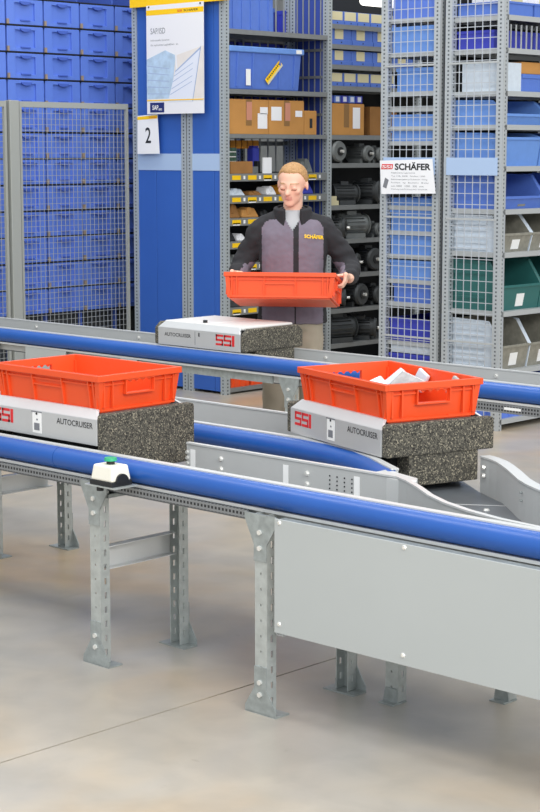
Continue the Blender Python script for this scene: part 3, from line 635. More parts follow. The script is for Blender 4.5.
# bay two: small bins with cream cards
rows = [(2.705, .10, 4, [(-.045, .09)]), (2.556, .125, 3, [(-.02, .07)]), (2.405, .11, 3, [(-.02, .07)]), (2.247, .10, 4, [(-.045, .09)])]
for r, (z, h, n, cards) in enumerate(rows):
    w = .15 if n == 4 else .245
    for i in range(5 if n == 4 else 4):
        y = 10.10+i*(w+.006)
        if y+w > 11.1: break
        o = thing('label_bin', 'blue small-parts bin with cream card, %s bin row, %s from the post' % (ORD[r], ORD[i]), 'bin', (XF-.13, y+w/2, z), 0, 'small-parts bins with cream cards')
        MB().box(-.13, .118, -w/2, w/2, 0, h).build('body', M['bin_b'], o, bevel=.004)
        MB().box(.118, .128, -w/2+.002, w/2-.002, 0, h*.28).build('front_lip', M['bin_b'], o, bevel=.003)
        cw = .064 if n == 4 else .048
        MB().box(.118, .1215, -cw+(0 if n == 4 else -.02), cw+(0 if n == 4 else -.02), h*.33, h*.97).build('card', M['cream'], o)
        MB().cyl((.128, 0, h*.14), (.1285, 0, h*.14), .006, n=8).build('hole', M['black'], o)
carton('cardboard box with a white note sheet, right of the middle post', XF-.3, XF, 10.075, 10.49, 1.878, .235, 'goods on the right-hand shelf bay', stickers=((.28, .05, .085, .16, 'paper'),))
carton('second cardboard box, half hidden by the company sign rack', XF-.32, XF-.05, 10.62, 10.95, 1.878, .22, 'goods on the right-hand shelf bay', m='card_d')
carton('brown cardboard box seen through the mesh above the company sign', XF-.3, XF, 11.2, 11.72, 1.878, .14, 'goods on the right-hand shelf bay')
for i in range(5):
    o = thing('blue_packet', 'blue and white packet on the carton, %s from the post' % ORD[i], 'packet', (XF-.1, 10.115+i*.085, 2.119), 0, 'packets on top of the carton')
    MB().box(-.08, .08, -.038, .038, .002, .058).build('body', M['bin_b' if i % 2 else 'bin_p'], o, bevel=.004)
    MB().box(.08, .0812, -.02, .02, .012, .05).build('print', M['p_pale'], o)
# electric motors
def motor(label, y, z, r, ln, m='motor', rz=0, x=-9.03, flange=True):
    o = thing('electric_motor', label, 'motor', (x, y, z), rz, 'electric motors on the shelves')
    mb = MB(); ax = r+.012
    mb.cyl((-ln/2, 0, ax), (ln/2, 0, ax), r*.86, n=20); mb.build('housing', M[m], o, smooth=True)
    fb = MB()
    for k in range(18):
        a = 2*math.pi*k/18; c, s = math.cos(a), math.sin(a)
        fb.add([(x_, (rr*c-e*s), ax+(rr*s+e*c)) for x_ in (-ln*.42, ln*.36) for rr in (r*.84, r) for e in (-.003, .003)], [(0, 1, 3, 2), (4, 6, 7, 5), (0, 2, 6, 4), (1, 5, 7, 3), (2, 3, 7, 6), (0, 4, 5, 1)])
    fb.build('cooling_fins', M[m], o)
    MB().cyl((ln/2, 0, ax), (ln/2+.018, 0, ax), r*1.02, r*.9, 24).build('end_shield', M['motor_l' if m == 'motor_l' else m], o, smooth=True)
    MB().cyl((ln/2+.018, 0, ax), (ln/2+.026, 0, ax), r*.42, n=16).build('bearing_cap', M['dark'], o, smooth=True)
    MB().cyl((ln/2+.026, 0, ax), (ln/2+.05, 0, ax), r*.16, n=12).build('shaft', M['screw'], o, smooth=True)
    MB().box(-ln*.2, ln*.15, -r*.45, r*.45, ax+r*.8, ax+r*1.25).build('terminal_box', M[m], o, bevel=.004)
    for s in (-1, 1): MB().box(-ln*.35, ln*.35, s*r*.8-.015, s*r*.8+.015, 0, .016+r*.25).build('foot', M[m], o)
    if flange: MB().cyl((-ln/2-.01, 0, ax), (-ln/2, 0, ax), r*1.0, n=20).build('flange', M[m], o, smooth=True)
    return o
motor('large grey motor with round end shield below the carton, by the post', 10.17, 1.665, .078, .20, 'motor_l')
motor('grey motor second from the post on the shelf under the carton', 10.53, 1.665, .062, .18, 'motor_l')
motor('grey motor third from the post on the shelf under the carton', 10.68, 1.665, .055, .18, 'motor_l')
MBx = [('motor lying slantwise on the shelf level with his ear', 10.34, 1.345, .075, .2, 'motor', 70), ('black drum motor at the far end of the shelf level with his ear', 10.62, 1.345, .085, .2, 'motor', 20), ('finned motor beside the person’s shoulder', 10.42, 1.085, .09, .26, 'motor_l', 75), ('small bright-ended motor behind the person’s shoulder', 10.68, 1.085, .05, .12, 'motor_l', 10), ('square dark motor half hidden by the person’s shoulder', 10.2, 1.085, .075, .2, 'motor', 30),
       ('round-faced motor beside the person’s elbow', 10.62, .82, .085, .2, 'motor', -5), ('dark motor behind the person’s elbow', 10.36, .82, .07, .2, 'motor', 25), ('flat-faced dark motor beside the red crate the person holds', 10.45, .55, .085, .18, 'motor', 5), ('dark motor behind the end of the held crate', 10.2, .55, .07, .2, 'motor', 40), ('small dark motor by the rack post, level with the held crate', 10.68, .55, .07, .18, 'motor', 0),
       ('long black motor on the lower shelf beside his hip', 10.25, .28, .1, .3, 'motor', 80), ('black motor with bright shaft on the lower shelf', 10.56, .28, .08, .22, 'motor', 35)]
for lb_, y, z, r, ln, m, a in MBx: motor(lb_.replace('’', chr(39)), y, z, r, ln, m, R(a))
o = thing('small_carton', 'pair of small cream cartons stacked beside the middle post', 'carton', (-9.0, 10.145, 1.345), 0, 'goods on the right-hand shelf bay')
MB().box(-.05, .05, -.055, .055, 0, .035).build('lower_box', M['cream'], o, bevel=.002); MB().box(-.045, .05, -.05, .03, .035, .07).build('upper_box', M['cream'], o, bevel=.002)
# --- contents of rack B aisle row, seen through the mesh
for i, (z, h, m, inset) in enumerate([(2.60, .26, 'tote', 0), (2.385, .165, 'bin_l', 0), (2.137, .15, 'bin_l', .04), (1.915, .075, 'bin_l', 0), (1.82, .065, 'bin_l', 0), (1.403, .05, 'bin_l', 0), (1.403, 0, None, 0), (1.24, .14, 'bin_l', 0), (1.085, .125, 'bin_l', 0), (.922, .125, 'bin_l', 0), (.772, .125, 'bin_b', .03), (.515, .15, 'bin_p', 0), (.3, .13, 'bin_p', 0)]):
    if not m: continue
    lbl = 'blue box behind the mesh under the company sign rack, level %d from the top' % 0
    where = 'above' if z > 1.7 else 'below'
    n = [2.60, 2.385, 2.137, 1.915, 1.82].index(z) if z > 1.7 else [1.403, 1.24, 1.085, .922, .772, .515, .3].index(z)
    lbl = 'blue box behind the mesh %s the company sign, %s from the top there' % (where, ORD[n])
    simple_box('storage_box', lbl, 'box', BX0+.06+inset, BXM-.10, YE+.045, 9.40, z, h, m, 'boxes behind the mesh ends', ribs=0)
    if h > .1: simple_box('storage_box', lbl.replace('blue box', 'rear blue box'), 'box', BX0+.06, BXM-.10, 9.45, 9.9, z, h*.9, m, 'boxes behind the mesh ends')
simple_box('storage_box', 'white storage box low behind the mesh', 'box', BX0+.07, BXM-.08, YE+.045, 9.4, .435, .06, 'clear_w', 'boxes behind the mesh ends', rim=False)
# --- open-front bins of rack B outer row
def lf_bin(label, y0, w, z, h, m, depth=.40, cut=.45, card=None, group='open-front bins on the outer shelves', angled=False, ribs=0):
    """open-front stacking bin; open front faces +x"""
    o = thing('open_front_bin', label, 'bin', (BX1-.02-depth/2, y0+w/2, z), 0, group); d, k, t = depth/2, w/2, .008
    side = [(-d, 0), (d-.03, 0), (d, h*cut), (d-.10, h*.96), (d-.13, h), (-d, h)]
    for s in (-1, 1): MB().prism(side, 'y', min(s*k, s*(k-t)), max(s*k, s*(k-t))).build('side_wall', M['clear_w' if m == 'clear' and s < 0 else m], o)  # one clear plastic: mesh side painted paler for light through it, far side darker
    mb = MB(); mb.box(-d, d-.03, -k+t, k-t, 0, t); mb.build('base', M[m], o)
    MB().box(-d, -d+t, -k+t, k-t, t, h).build('back_wall', M[m], o)
    fr = MB().hexa([(d-.038, -k+t, 0), (d-.03, -k+t, 0), (d-.03, k-t, 0), (d-.038, k-t, 0)], [(d-.008, -k+t, h*cut), (d, -k+t, h*cut), (d, k-t, h*cut), (d-.008, k-t, h*cut)]).build('front_wall', M[m], o)
    e = MB(); e.box(d-.012, d+.006, -k-.004, k+.004, h*cut-.012, h*cut+.006); e.build('front_lip', M[m], o, bevel=.003)
    for s in (-1, 1):
        p0, p1 = Vector((d, s*k, h*cut)), Vector((d-.10, s*k, h*.97)); q = MB().cyl(p0, p1, .008, n=6); q.cyl(p1, (-d, s*k, h), .008, n=6); q.build('side_lip', M['clear_w' if m == 'clear' else m], o)
    if card:
        c = MB().hexa([(d-.0355, -.04, h*.07), (d-.0225, -.04, h*.07), (d-.0225, .04, h*.07), (d-.0355, .04, h*.07)], [(d-.019, -.04, h*.33), (d-.006, -.04, h*.33), (d-.006, .04, h*.33), (d-.019, .04, h*.33)]).build('card', M[card], o)
    for i in range(ribs):
        zz = h*(i+.5)/ribs; MB().box(-d+.02, d-.13, -k-.008, -k, zz-.007, zz+.007).build('rib', M['clear_w' if m == 'clear' else m], o)
    return o
Y0 = 9.0
def where(i): return ('next to the mesh', 'second from the mesh', 'third from the mesh')[i]
for i in range(3): lf_bin('smoky clear bin on the upper clear-bin shelf, %s' % where(i), Y0+i*.315, .30, 1.125, .235, 'clear', cut=.48, card='white', ribs=6)
for i in range(2): lf_bin('dark green open-front bin, %s' % where(i), Y0+i*.43, .42, .755, .31, 'teal', cut=.5, card='white', ribs=2)
for i in range(3): lf_bin('smoky clear bin on the shelf under the green bins, %s' % where(i), Y0+i*.315, .30, .38, .31, 'clear', cut=.48, card='white', ribs=8)
for i in range(2): lf_bin('blue open-front bin below the tall blue bin, %s' % where(i), Y0+i*.44, .43, 1.395, .21, 'bin_b', cut=.35, card='clear')
for i in range(2): lf_bin('tall blue open-front bin, %s' % where(i), Y0+i*.40, .385, 1.662, .205, 'bin_l', cut=.85)
for i in range(2): lf_bin('low blue open-front bin with a deep front cut, %s' % where(i), Y0+i*.45, .44, 1.918, .15, 'bin_l', cut=.42)
simple_box('white_carton', 'white box on the outer shelf above the blue bins', 'box', BX1-.36, BX1-.03, Y0, 9.17, 2.124, .175, 'clear_w', rim=False)
o = thing('blue_bin', 'blue bin with a brown carton on it beside the white box', 'bin', (BX1-.19, 9.34, 2.124)); MB().box(-.15, .15, -.155, .155, 0, .11).build('body', M['bin_b'], o, bevel=.006); MB().box(.15, .156, -.15, .15, .085, .11).build('rim', M['bin_b'], o)
carton('brown carton lying on the blue bin beside the white box', BX1-.33, BX1-.05, 9.2, 9.48, 2.236, .07, None, tape=False)
for i in range(2): simple_box('blue_tote', 'violet-blue tote behind dividers on the second outer shelf, %s' % where(i), 'tote', BX1-.40, BX1-.12, Y0+i*.42, Y0+.40+i*.42, 2.385, .115, 'bin_p')
for i in range(9): MB().box(BX1-.02, BX1-.012, 9.03+i*.055, 9.036+i*.055, 2.385, 2.53).build('divider_rod', M['shelf_l'], RB2)
for i in range(2):
    simple_box('blue_tote', 'blue tote with white cartons on the top outer shelf, %s' % where(i), 'tote', BX1-.4, BX1-.03, Y0+i*.3, Y0+.28+i*.3, 2.585, .085, 'bin_b')
    o = thing('white_carton', 'white carton standing in the top outer tote, %s' % where(i), 'carton', (BX1-.2, Y0+.15+i*.3, 2.60)); MB().box(-.14, .14, -.09, .09, 0, .2).build('body', M['paper'], o, bevel=.003); MB().box(.14, .141, -.06, .06, .03, .15).build('label', M['cream'], o)
for i in range(2): simple_box('blue_tote', 'blue tote on the floor-level outer shelf, %s' % where(i), 'tote', BX1-.42, BX1-.03, Y0+i*.46, Y0+.44+i*.46, .07, .20, 'tote', ribs=2)

# ------------------------------------------------------------------ tote wall behind the fence
TX = -10.45
ys = [7.50, 7.836, 8.188, 8.544, 8.894, 9.252, 9.60]
TR = thing('tote_rack', 'dark rack carrying the wall of blue totes behind the fence', 'rack')
zs = [.531-.0+.1955*i for i in range(13)]
for z in zs: MB().box(TX-.6, TX+.012, 7.5, 9.62, z-.008, z).build('shelf', M['black'], TR)
for y in ys: MB().box(TX-.6, TX-.02, y-.008, y+.008, 0, 3.1).build('upright', M['tote_d'], TR)
MB().box(TX-.62, TX-.6, 7.5, 9.62, 0, 3.1).build('back_sheet', M['tote_d'], TR)
MB().box(TX-.6, TX-.05, 7.5, 9.62, .1, .5).build('plinth', M['motor'], TR)
def make_tote():
    o = thing('storage_tote', 'x', 'tote', (0, 0, 0), 0, 'wall of blue totes behind the fence'); k, h = .169, .182
    MB().box(-.55, -.004, -k, k, 0, h).build('body', M['tote'], o, bevel=.004)
    mb = MB()
    for a, b, c, d in ((-k, -.095, 0, h), (.095, k, 0, h), (-.095, .095, 0, .03), (-.095, .095, h-.026, h)): mb.box(-.004, .012, a, b, c, d)
    mb.build('front_frame', M['tote'], o, bevel=.002)
    MB().box(-.004, .010, -k, k, h-.014, h).build('rim', M['tote'], o, bevel=.002)
    hp = [(-.05, h-.016)]+[(.05*math.sin(R(-90+t*18)), h-.018-.022*math.cos(R(-90+t*18))) for t in range(1, 10)]+[(.05, h-.016)]
    MB().prism(hp, 'x', .012, .024).build('grip', M['tote_d'], o)
    MB().box(.004, .022, -.045, .045, .024, .034).build('bottom_grip', M['tote_d'], o, bevel=.002)
    MB().box(.012, .026, -k-.006, -k+.012, 0, .036).build('clip', M['clip'], o)
    return o
proto = make_tote()
for r in range(12):
    for c in range(1, 6):
        y = (ys[c]+ys[c+1])/2
        lbl = 'blue tote behind the fence, %s row from the top, %s column from the left' % (ORD[11-r], ORD[c-1])
        if r == 0 and c == 1: proto.location = (TX, y, zs[0]+.001); proto['label'] = lbl; continue
        dup(proto, (TX, y, zs[r]+.001), 0, lbl)
# fence
FX = -9.95
F = thing('mesh_fence', 'grey wire-mesh safety fence in front of the blue totes', 'fence', (0, 0, 0))
MB().box(FX-.03, FX+.03, 7.80, 7.885, 0, 2.11).build('post', M['ffr'], F, bevel=.004)
MB().box(FX-.03, FX+.03, 6.55, 6.63, 0, 2.11).build('post', M['ffr'], F, bevel=.004)
for y0, y1 in ((7.90, 8.93), (6.64, 7.785)):
    for a, b, c, d in ((y0, y1, 2.065, 2.105), (y0, y1, .1, .13), (y0, y0+.02, .13, 2.065), (y1-.02, y1, .13, 2.065)): MB().box(FX-.012, FX+.012, a, b, c, d).build('frame_bar', M['ffr'], F)
    wire_mesh(F, 'y', FX, y0+.02, y1-.02, .13, 2.065, 0.04, .04, .0014, 'fwire')

# ------------------------------------------------------------------ signs
S1 = thing('yellow_board', 'yellow board across the top of the blue end panels', 'sign')
MB().box(-9.875, -8.86, 8.90, 8.925, 2.803, 3.0).build('board', M['yellow_s'], S1)
S2 = thing('poster', 'white poster with yellow stripe hanging on the blue end panel', 'poster')
px0, px1, pz0, pz1 = -9.68, -9.082, 2.025, 2.806; yy = 8.886
MB().box(px0, px1, yy, yy+.004, pz0, pz1).build('sheet', M['poster'], S2)
def pq(nm, pts, m, lay): MB().prism(pts, 'y', yy-.0006*lay, yy-.0006*(lay-1)).build(nm, M[m], S2)
pq('stripe', [(px0, 2.735), (px1, 2.735), (px1, 2.772), (px0, 2.772)], 'yellow_s', 1)
text('lettering', 'SSI', .016, M['red_ink'], S2, -9.35, yy-.0006, 2.746, width=.05, bold=.02)
text('lettering', 'SCHÄFER', .019, M['black_ink'], S2, -9.285, yy-.0006, 2.746, width=.15, bold=.015)
text('lettering', 'SAP/ISD', .042, M['grey_ink'], S2, px0+.045, yy, 2.60, width=.155)
text('lettering', 'Individuelle Systeme', .016, M['grey_ink'], S2, px0+.045, yy, 2.545, width=.20)
text('lettering', 'für optimierte Logistiklösungen', .018, M['grey_ink'], S2, px0+.045, yy, 2.51, width=.29)
pq('picture', [(px0, 2.135), (-9.42, 2.135), (-9.37, 2.44), (-9.48, 2.48), (px0, 2.42)], 'p_blue', 1)
pq('picture', [(-9.42, 2.135), (px1, 2.135), (px1, 2.50), (-9.37, 2.44)], 'p_warm', 1)
pq('screen', [(-9.455, 2.11), (-9.20, 2.11), (-9.115, 2.49), (-9.375, 2.33)], 'p_pale', 2)
pq('screen_edge', [(-9.20, 2.11), (-9.193, 2.11), (-9.106, 2.50), (-9.115, 2.49)], 'p_line', 3)
pq('screen_edge', [(-9.375, 2.33), (-9.115, 2.49), (-9.113, 2.478), (-9.375, 2.32)], 'p_line', 3)
for i, (a, b) in enumerate(((.0, 2.29), (.0, 2.25), (.0, 2.2), (.0, 2.16))): pq('screen_line', [(-9.39-i*.013, b), (-9.19-i*.004, b+.09), (-9.19-i*.004, b+.094), (-9.39-i*.013, b+.005)], 'p_line', 3)
for i in range(5): pq('picture_line', [(px0+.01, 2.17+i*.05), (-9.44, 2.165+i*.045), (-9.44, 2.17+i*.045), (px0+.01, 2.176+i*.05)], 'p_line', 2)
pq('column', [(-9.355, 2.135), (-9.335, 2.135), (-9.37, 2.55), (-9.385, 2.55)], 'poster', 1.5)
pq('stripe', [(px0, 2.12), (px1, 2.12), (px1, 2.128), (px0, 2.128)], 'yellow_s', 4)
pq('logo_field', [(px0+.035, 2.037), (px0+.185, 2.037), (px0+.185, 2.108), (px0+.035, 2.108)], 'navy', 4)
text('lettering', 'SAP', .034, M['white'], S2, px0+.06, yy-.0025, 2.055, width=.065, bold=.02)
text('lettering', 'tmc', .018, M['white'], S2, px0+.127, yy-.0025, 2.05, width=.035, bold=.02)
for x in (px0+.03, px1-.03): MB().cyl((x, yy, 2.795), (x, yy-.006, 2.795), .006, n=8).build('pin', M['dark'], S2)
S3 = thing('number_card', 'small white card with the number 2 under the poster', 'sign')
cy_ = 8.905
MB().hexa([(-9.812, cy_, 1.735), (-9.572, cy_, 1.738), (-9.572, cy_+.003, 1.738), (-9.812, cy_+.003, 1.735)], [(-9.808, cy_, 2.015), (-9.592, cy_, 2.026), (-9.592, cy_+.003, 2.026), (-9.808, cy_+.003, 2.015)]).build('card', M['paper'], S3)
MB().prism([(-9.808, 1.985), (-9.592, 1.994), (-9.592, 2.018), (-9.808, 2.008)], 'y', cy_-.001, cy_).build('stripe', M['yellow_s'], S3)
text('numeral', '2', .115, M['black_ink'], S3, -9.722, cy_-.0004, 1.815, width=.06, bold=.01)
text('lettering', 'SCHÄFER', .012, M['red_ink'], S3, -9.68, cy_-.001, 1.997, width=.08)
S4 = thing('company_sign', 'white company sign with red and black lettering on the mesh end', 'sign')
sy_ = 8.89
MB().hexa([(-7.432, sy_, 1.478), (-6.985, sy_, 1.488), (-6.985, sy_+.004, 1.488), (-7.432, sy_+.004, 1.478)], [(-7.447, sy_, 1.694), (-7.015, sy_, 1.706), (-7.015, sy_+.004, 1.706), (-7.447, sy_+.004, 1.694)]).build('board', M['paper'], S4)
MB().prism([(-7.435, 1.638), (-7.34, 1.640), (-7.335, 1.672), (-7.428, 1.672)], 'y', sy_-.001, sy_).build('logo_field', M['red_ink'], S4)
text('lettering', 'SSI', .02, M['white'], S4, -7.425, sy_-.001, 1.645, width=.08, bold=.02)
text('lettering', 'SCHÄFER', .052, M['black_ink'], S4, -7.32, sy_, 1.634, width=.295, bold=.035)
for i, (s, w) in enumerate((('Regalsysteme Lagertechnik', .20), ('Typ 4 Bj. 2008   Feldlast 1200', .28), ('Belastungsangaben je Fachboden 150 kg', .30), ('Fachlast   kg   Bauhöhe   Breite', .31), ('mm 3000   1000   500   mm', .27), ('Wartung und Prüfung nach Vorschrift', .30))):
    text('small_print', s, .011, M['grey_ink'], S4, -7.35, sy_, 1.61-i*.021, width=w)
MB().prism([(-7.42, 1.525), (-7.39, 1.515), (-7.37, 1.57), (-7.40, 1.585)], 'y', sy_-.001, sy_).build('pictogram', M['grey_ink'], S4)
# hanging lamp in the aisle
Lp = thing('tube_lamp', 'white tube lamp hanging in the rack aisle', 'lamp', (-8.2, 9.60, 2.80))
mb = MB(); mb.cyl((0, 0, 0), (0, 1.2, 0), .032, n=16); mb.sphere((0, 0, 0), .032); mb.sphere((0, 1.2, 0), .032); mb.build('tube', M['lamp'], Lp, smooth=True)
MB().box(-.05, .05, .02, 1.18, .03, .07).build('housing', M['veh_white'], Lp)
for y in (.2, 1.0): MB().cyl((0, y, .07), (0, y, 2.6), .004, n=6).build('suspension_wire', M['rack'], Lp)

# ------------------------------------------------------------------ the man
from mathutils import noise as mnoise
from mathutils.bvhtree import BVHTree
PR = Vector((-6.585, 7.12, 0)); PA = R(42.8)
PW = Matrix.Translation(PR) @ Matrix.Rotation(PA, 4, 'Z')
def remesh(mb, voxel, smooth=3, name='tmp'):
    me = bpy.data.meshes.new(name); me.from_pydata(mb.v, [], mb.f)
    bm = bmesh.new(); bm.from_mesh(me); bmesh.ops.recalc_face_normals(bm, faces=bm.faces); bm.to_mesh(me); bm.free()
    o = bpy.data.objects.new(name, me); col.objects.link(o)
    r = o.modifiers.new('r', 'REMESH'); r.mode = 'VOXEL'; r.voxel_size = voxel
    s = o.modifiers.new('s', 'SMOOTH'); s.iterations = smooth; s.factor = .5
    bpy.context.view_layer.update()
    out = bpy.data.meshes.new_from_object(o.evaluated_get(bpy.context.evaluated_depsgraph_get()))
    bpy.data.objects.remove(o); bpy.data.meshes.remove(me)
    out.polygons.foreach_set('use_smooth', [True]*len(out.polygons))
    return out
def chain(mb, pts, n=14):
    for (p, r), (q, s) in zip(pts, pts[1:]): mb.cyl(p, q, r, s, n)
    for p, r in pts: mb.sphere(p, r*.995, n, 8)
def loft(mb, secs, n=28, p=2.3):
    vs = []
    for cx, cy, z, rx, ry in secs:
        for i in range(n):
            a = 2*math.pi*i/n; c, s = math.cos(a), math.sin(a)
            vs.append((cx+rx*math.copysign(abs(c)**(2/p), c), cy+ry*math.copysign(abs(s)**(2/p), s), z))
    k = len(secs); fs = [tuple(range(n-1, -1, -1)), tuple(range((k-1)*n, k*n))]
    for j in range(k-1): fs += [(j*n+i, j*n+(i+1) % n, (j+1)*n+(i+1) % n, (j+1)*n+i) for i in range(n)]
    mb.add(vs, fs)
# head as a ray-marched distance field (x to his left, -y the face, z up, origin mid-head)
def head_sdf(P):
    def ell(c, r):
        q = (P-np.array(c))/np.array(r); k0 = np.linalg.norm(q, axis=-1); k1 = np.linalg.norm(q/np.array(r), axis=-1); return k0*(k0-1)/np.maximum(k1, 1e-9)
    def cap(a, b, r0, r1):
        a, b = np.array(a), np.array(b); ba = b-a; h = np.clip(((P-a)@ba)/(ba@ba), 0, 1); return np.linalg.norm(P-a-h[..., None]*ba, axis=-1)-(r0+(r1-r0)*h)
    def smin(a, b, k): h = np.clip(.5+.5*(b-a)/k, 0, 1); return b*(1-h)+a*h-k*h*(1-h)
    def smax(a, b, k): return -smin(-a, -b, k)
    d = ell((0, .014, .032), (.074, .093, .086))
    d = smin(d, ell((0, -.022, -.05), (.053, .062, .068)), .03)
    d = smin(d, ell((0, -.066, -.098), (.024, .02, .018)), .025)
    d = smin(d, ell((0, -.072, .022), (.046, .014, .011)), .015)
    for s in (-1, 1):
        d = smin(d, ell((s*.042, -.058, -.022), (.018, .018, .016)), .02)
        d = smax(d, -ell((s*.031, -.102, .002), (.018, .019, .011)), .012)
        d = smin(d, ell((s*.031, -.0745, .000), (.0155, .0145, .0115)), .005)
    n = cap((0, -.082, .012), (0, -.104, -.03), .008, .0125); 
    for s in (-1, 1): n = smin(n, ell((s*.012, -.093, -.034), (.009, .011, .008)), .006)
    d = smin(d, n, .01)
    l = smin(ell((0, -.083, -.056), (.022, .009, .0055)), ell((0, -.082, -.066), (.02, .009, .006)), .002)
    return smin(d, l, .006)
def head_radius(D):
    t = np.full(D.shape[:-1], .2)
    for _ in range(60): t = t-head_sdf(D*t[..., None])*.8
    return t
def head_mesh(mb, T, n=56, k=40, hair=False):
    dirs = []
    for j in range(k+1):
        th = math.pi*j/k
        for i in range(n):
            ph = 2*math.pi*i/n; dirs.append((math.sin(th)*math.cos(ph), math.sin(th)*math.sin(ph), -math.cos(th)))
    D = np.array(dirs); rad = head_radius(D)
    keep = np.ones(len(D), bool)
    if hair:
        for i, d in enumerate(D):
            p = d*rad[i]
            front = min(1, max(0, (-p[1]+.005)/.055))
            temple = max(0, 1-abs(abs(p[0])-.052)/.022)*min(1, max(0, -p[1]/.03))
            line = .073*front + .014*temple + (1-front)*(.0 if p[1] < .03 else -.05)
            m = min(1, max(0, (p[2]-line+.004*mnoise.noise(Vector(d)*30))/.014)); keep[i] = m > 0
            rad[i] += -.012+m*(.0155+.006*max(0, (p[2]-.06)/.06)+.005*(mnoise.noise(Vector(d)*14))+.003*mnoise.noise(Vector(d)*40))
    P = D*rad[:, None]; vs = [tuple(T @ Vector(p)) for p in P]
    fs = [(j*n+i, j*n+(i+1) % n, (j+1)*n+(i+1) % n, (j+1)*n+i) for j in range(k) for i in range(n)]
    mb.add(vs, [f for f in fs if keep[list(f)].any()])
HT = Matrix.Translation((-.002, -.03, 1.574)) @ Matrix.Rotation(R(-17), 4, 'Z') @ Matrix.Rotation(R(13), 4, 'X') @ Matrix.Rotation(R(3), 4, 'Y') @ Matrix.Diagonal((1.05, 1.0, .93, 1))
# the crate he carries, in his frame
CL, CH = .592, .135
CM = Matrix.Translation((-.045, -.37, .955)) @ Matrix.Rotation(R(-8), 4, 'Z') @ Matrix.Rotation(R(-12), 4, 'X')
ca = CL/2
body = MB(); head_mesh(body, HT)
for s in (-1, 1): body.sphere(tuple(HT @ Vector((s*.077, .012, -.006))), (.008, .015, .027), 10, 8)
chain(body, [((0, .02, 1.33), .062), ((0, .008, 1.42), .054), (tuple(HT @ Vector((0, .02, -.06))), .052)])
TS = [(0, .0, .80, .165, .105), (0, 0, .95, .155, .10), (0, 0, 1.1, .165, .105), (0, 0, 1.22, .175, .11), (0, .005, 1.31, .16, .095), (0, .01, 1.37, .09, .07), (0, .012, 1.40, .05, .05)]
loft(body, TS)
arms = {}
for s, sh, el, wr in ((-1, (-.172, .01, 1.328), (-.285, .035, 1.115), None), (1, (.176, .01, 1.33), (.318, .03, 1.115), None)):
    gx, gy, gz = (0, 0, 0) if s > 0 else (-.034, .10, .024)
    C = lambda x, y, z: tuple(CM @ Vector((s*(x+gx), y+gy, z+gz)))
    wr = C(ca+.036, .115, CH+.016); arms[s] = (sh, el, wr)
    chain(body, [(sh, .055), (el, .042), (wr, .027)])
    # palm: flattened pad between the wrist and the knuckles
    for k in range(4):
        y = -.052+k*.0215
        chain(body, [(wr, .021), (C(ca+.034, y, CH+.012), .0145)], 10)
        ln = (.92, 1.0, .97, .8)[k]
        chain(body, [(C(ca+.034, y, CH+.012), .0115), (C(ca+.031, y-.002, CH+.012-.036*ln), .0095), (C(ca+.016, y-.002, CH+.012-.062*ln), .0085), (C(ca-.004, y-.001, CH+.012-.064*ln), .0075)], 8)
    chain(body, [(C(ca+.05, .055, CH+.010), .016), (C(ca+.022, .035, CH+.020), .0125), (C(ca-.004, .012, CH+.016), .0105), (C(ca-.024, .0, CH+.010), .0085)], 8)
for s in (-1, 1): chain(body, [((s*.085, .0, .84), .085), ((s*.10, -.01, .46), .055), ((s*.11, .02, .09), .04)]); body.sphere((s*.115, -.05, .05), (.04, .11, .045))
bme = remesh(body, .0055, 2, 'person')
Hi = HT.inverted()
for m in ('skin', 'lip', 'brow', 'lash'): bme.materials.append(M[m])
for p in bme.polygons:
    c = Hi @ p.center
    if c.y < -.05 and abs(c.z) < .12 and abs(c.x) < .07:
        ax = abs(c.x)
        if ax < .021 and -.072 < c.z < -.052 and c.y < -.075: p.material_index = 1
        elif .014 < ax < .052 and .019 < c.z-.06*(.04-ax)*.0-.003*math.cos((ax-.03)*60) < .0265: p.material_index = 2
        elif .017 < ax < .045 and -.0115 < c.z+.004*math.cos((ax-.031)*80) < -.0045: p.material_index = 3
man = link('person', bme); man.location = PR; man.rotation_euler = (0, 0, PA)
tag(man, 'fair-haired person in mauve and black fleece jacket holding a red crate', 'person')
hr = MB(); head_mesh(hr, HT, 72, 52, True); hr.build('hair', M['hair'], man, smooth=True)
# jacket
jk = MB(); JS = [(0, .0, .815, .190, .128), (0, 0, .835, .193, .132), (0, 0, .95, .182, .126), (0, 0, 1.1, .182, .126), (0, -.002, 1.2, .188, .128), (0, .0, 1.30, .187, .119), (0, .004, 1.35, .165, .105), (0, .008, 1.395, .11, .088), (0, .012, 1.425, .08, .075)]
loft(jk, JS)
for s in (-1, 1):
    sh, el, wr = arms[s]; mid = (Vector(sh)+Vector(el))/2; fm = Vector(el)*.45+Vector(wr)*.55; we = Vector(el)*.10+Vector(wr)*.90
    chain(jk, [((s*.03, .015, 1.40), .062), ((s*.10, .012, 1.36), .067), (sh, .066), (tuple(mid+Vector((s*.006, .005, 0))), .064), (el, .06), (tuple(fm), .054), (tuple(we), .043)], 18)
jme = remesh(jk, .0075, 8, 'jacket')
nrm = [v.normal.copy() for v in jme.vertices]; pos = []
for v, vn in zip(jme.vertices, nrm):                    # soft folds
    q = v.co.copy(); arm = abs(q.x) > .19
    a = mnoise.noise(Vector((q.x*14, q.y*14, q.z*(26 if arm else 9))))*(.010 if arm else .006)+mnoise.noise(q*45)*.0025
    pos += list(q+vn*a)
jme.vertices.foreach_set('co', pos); jme.update()
for m in ('fleece', 'mauve'): jme.materials.append(M[m])
bm = bmesh.new(); bm.from_mesh(jme)
kill = []
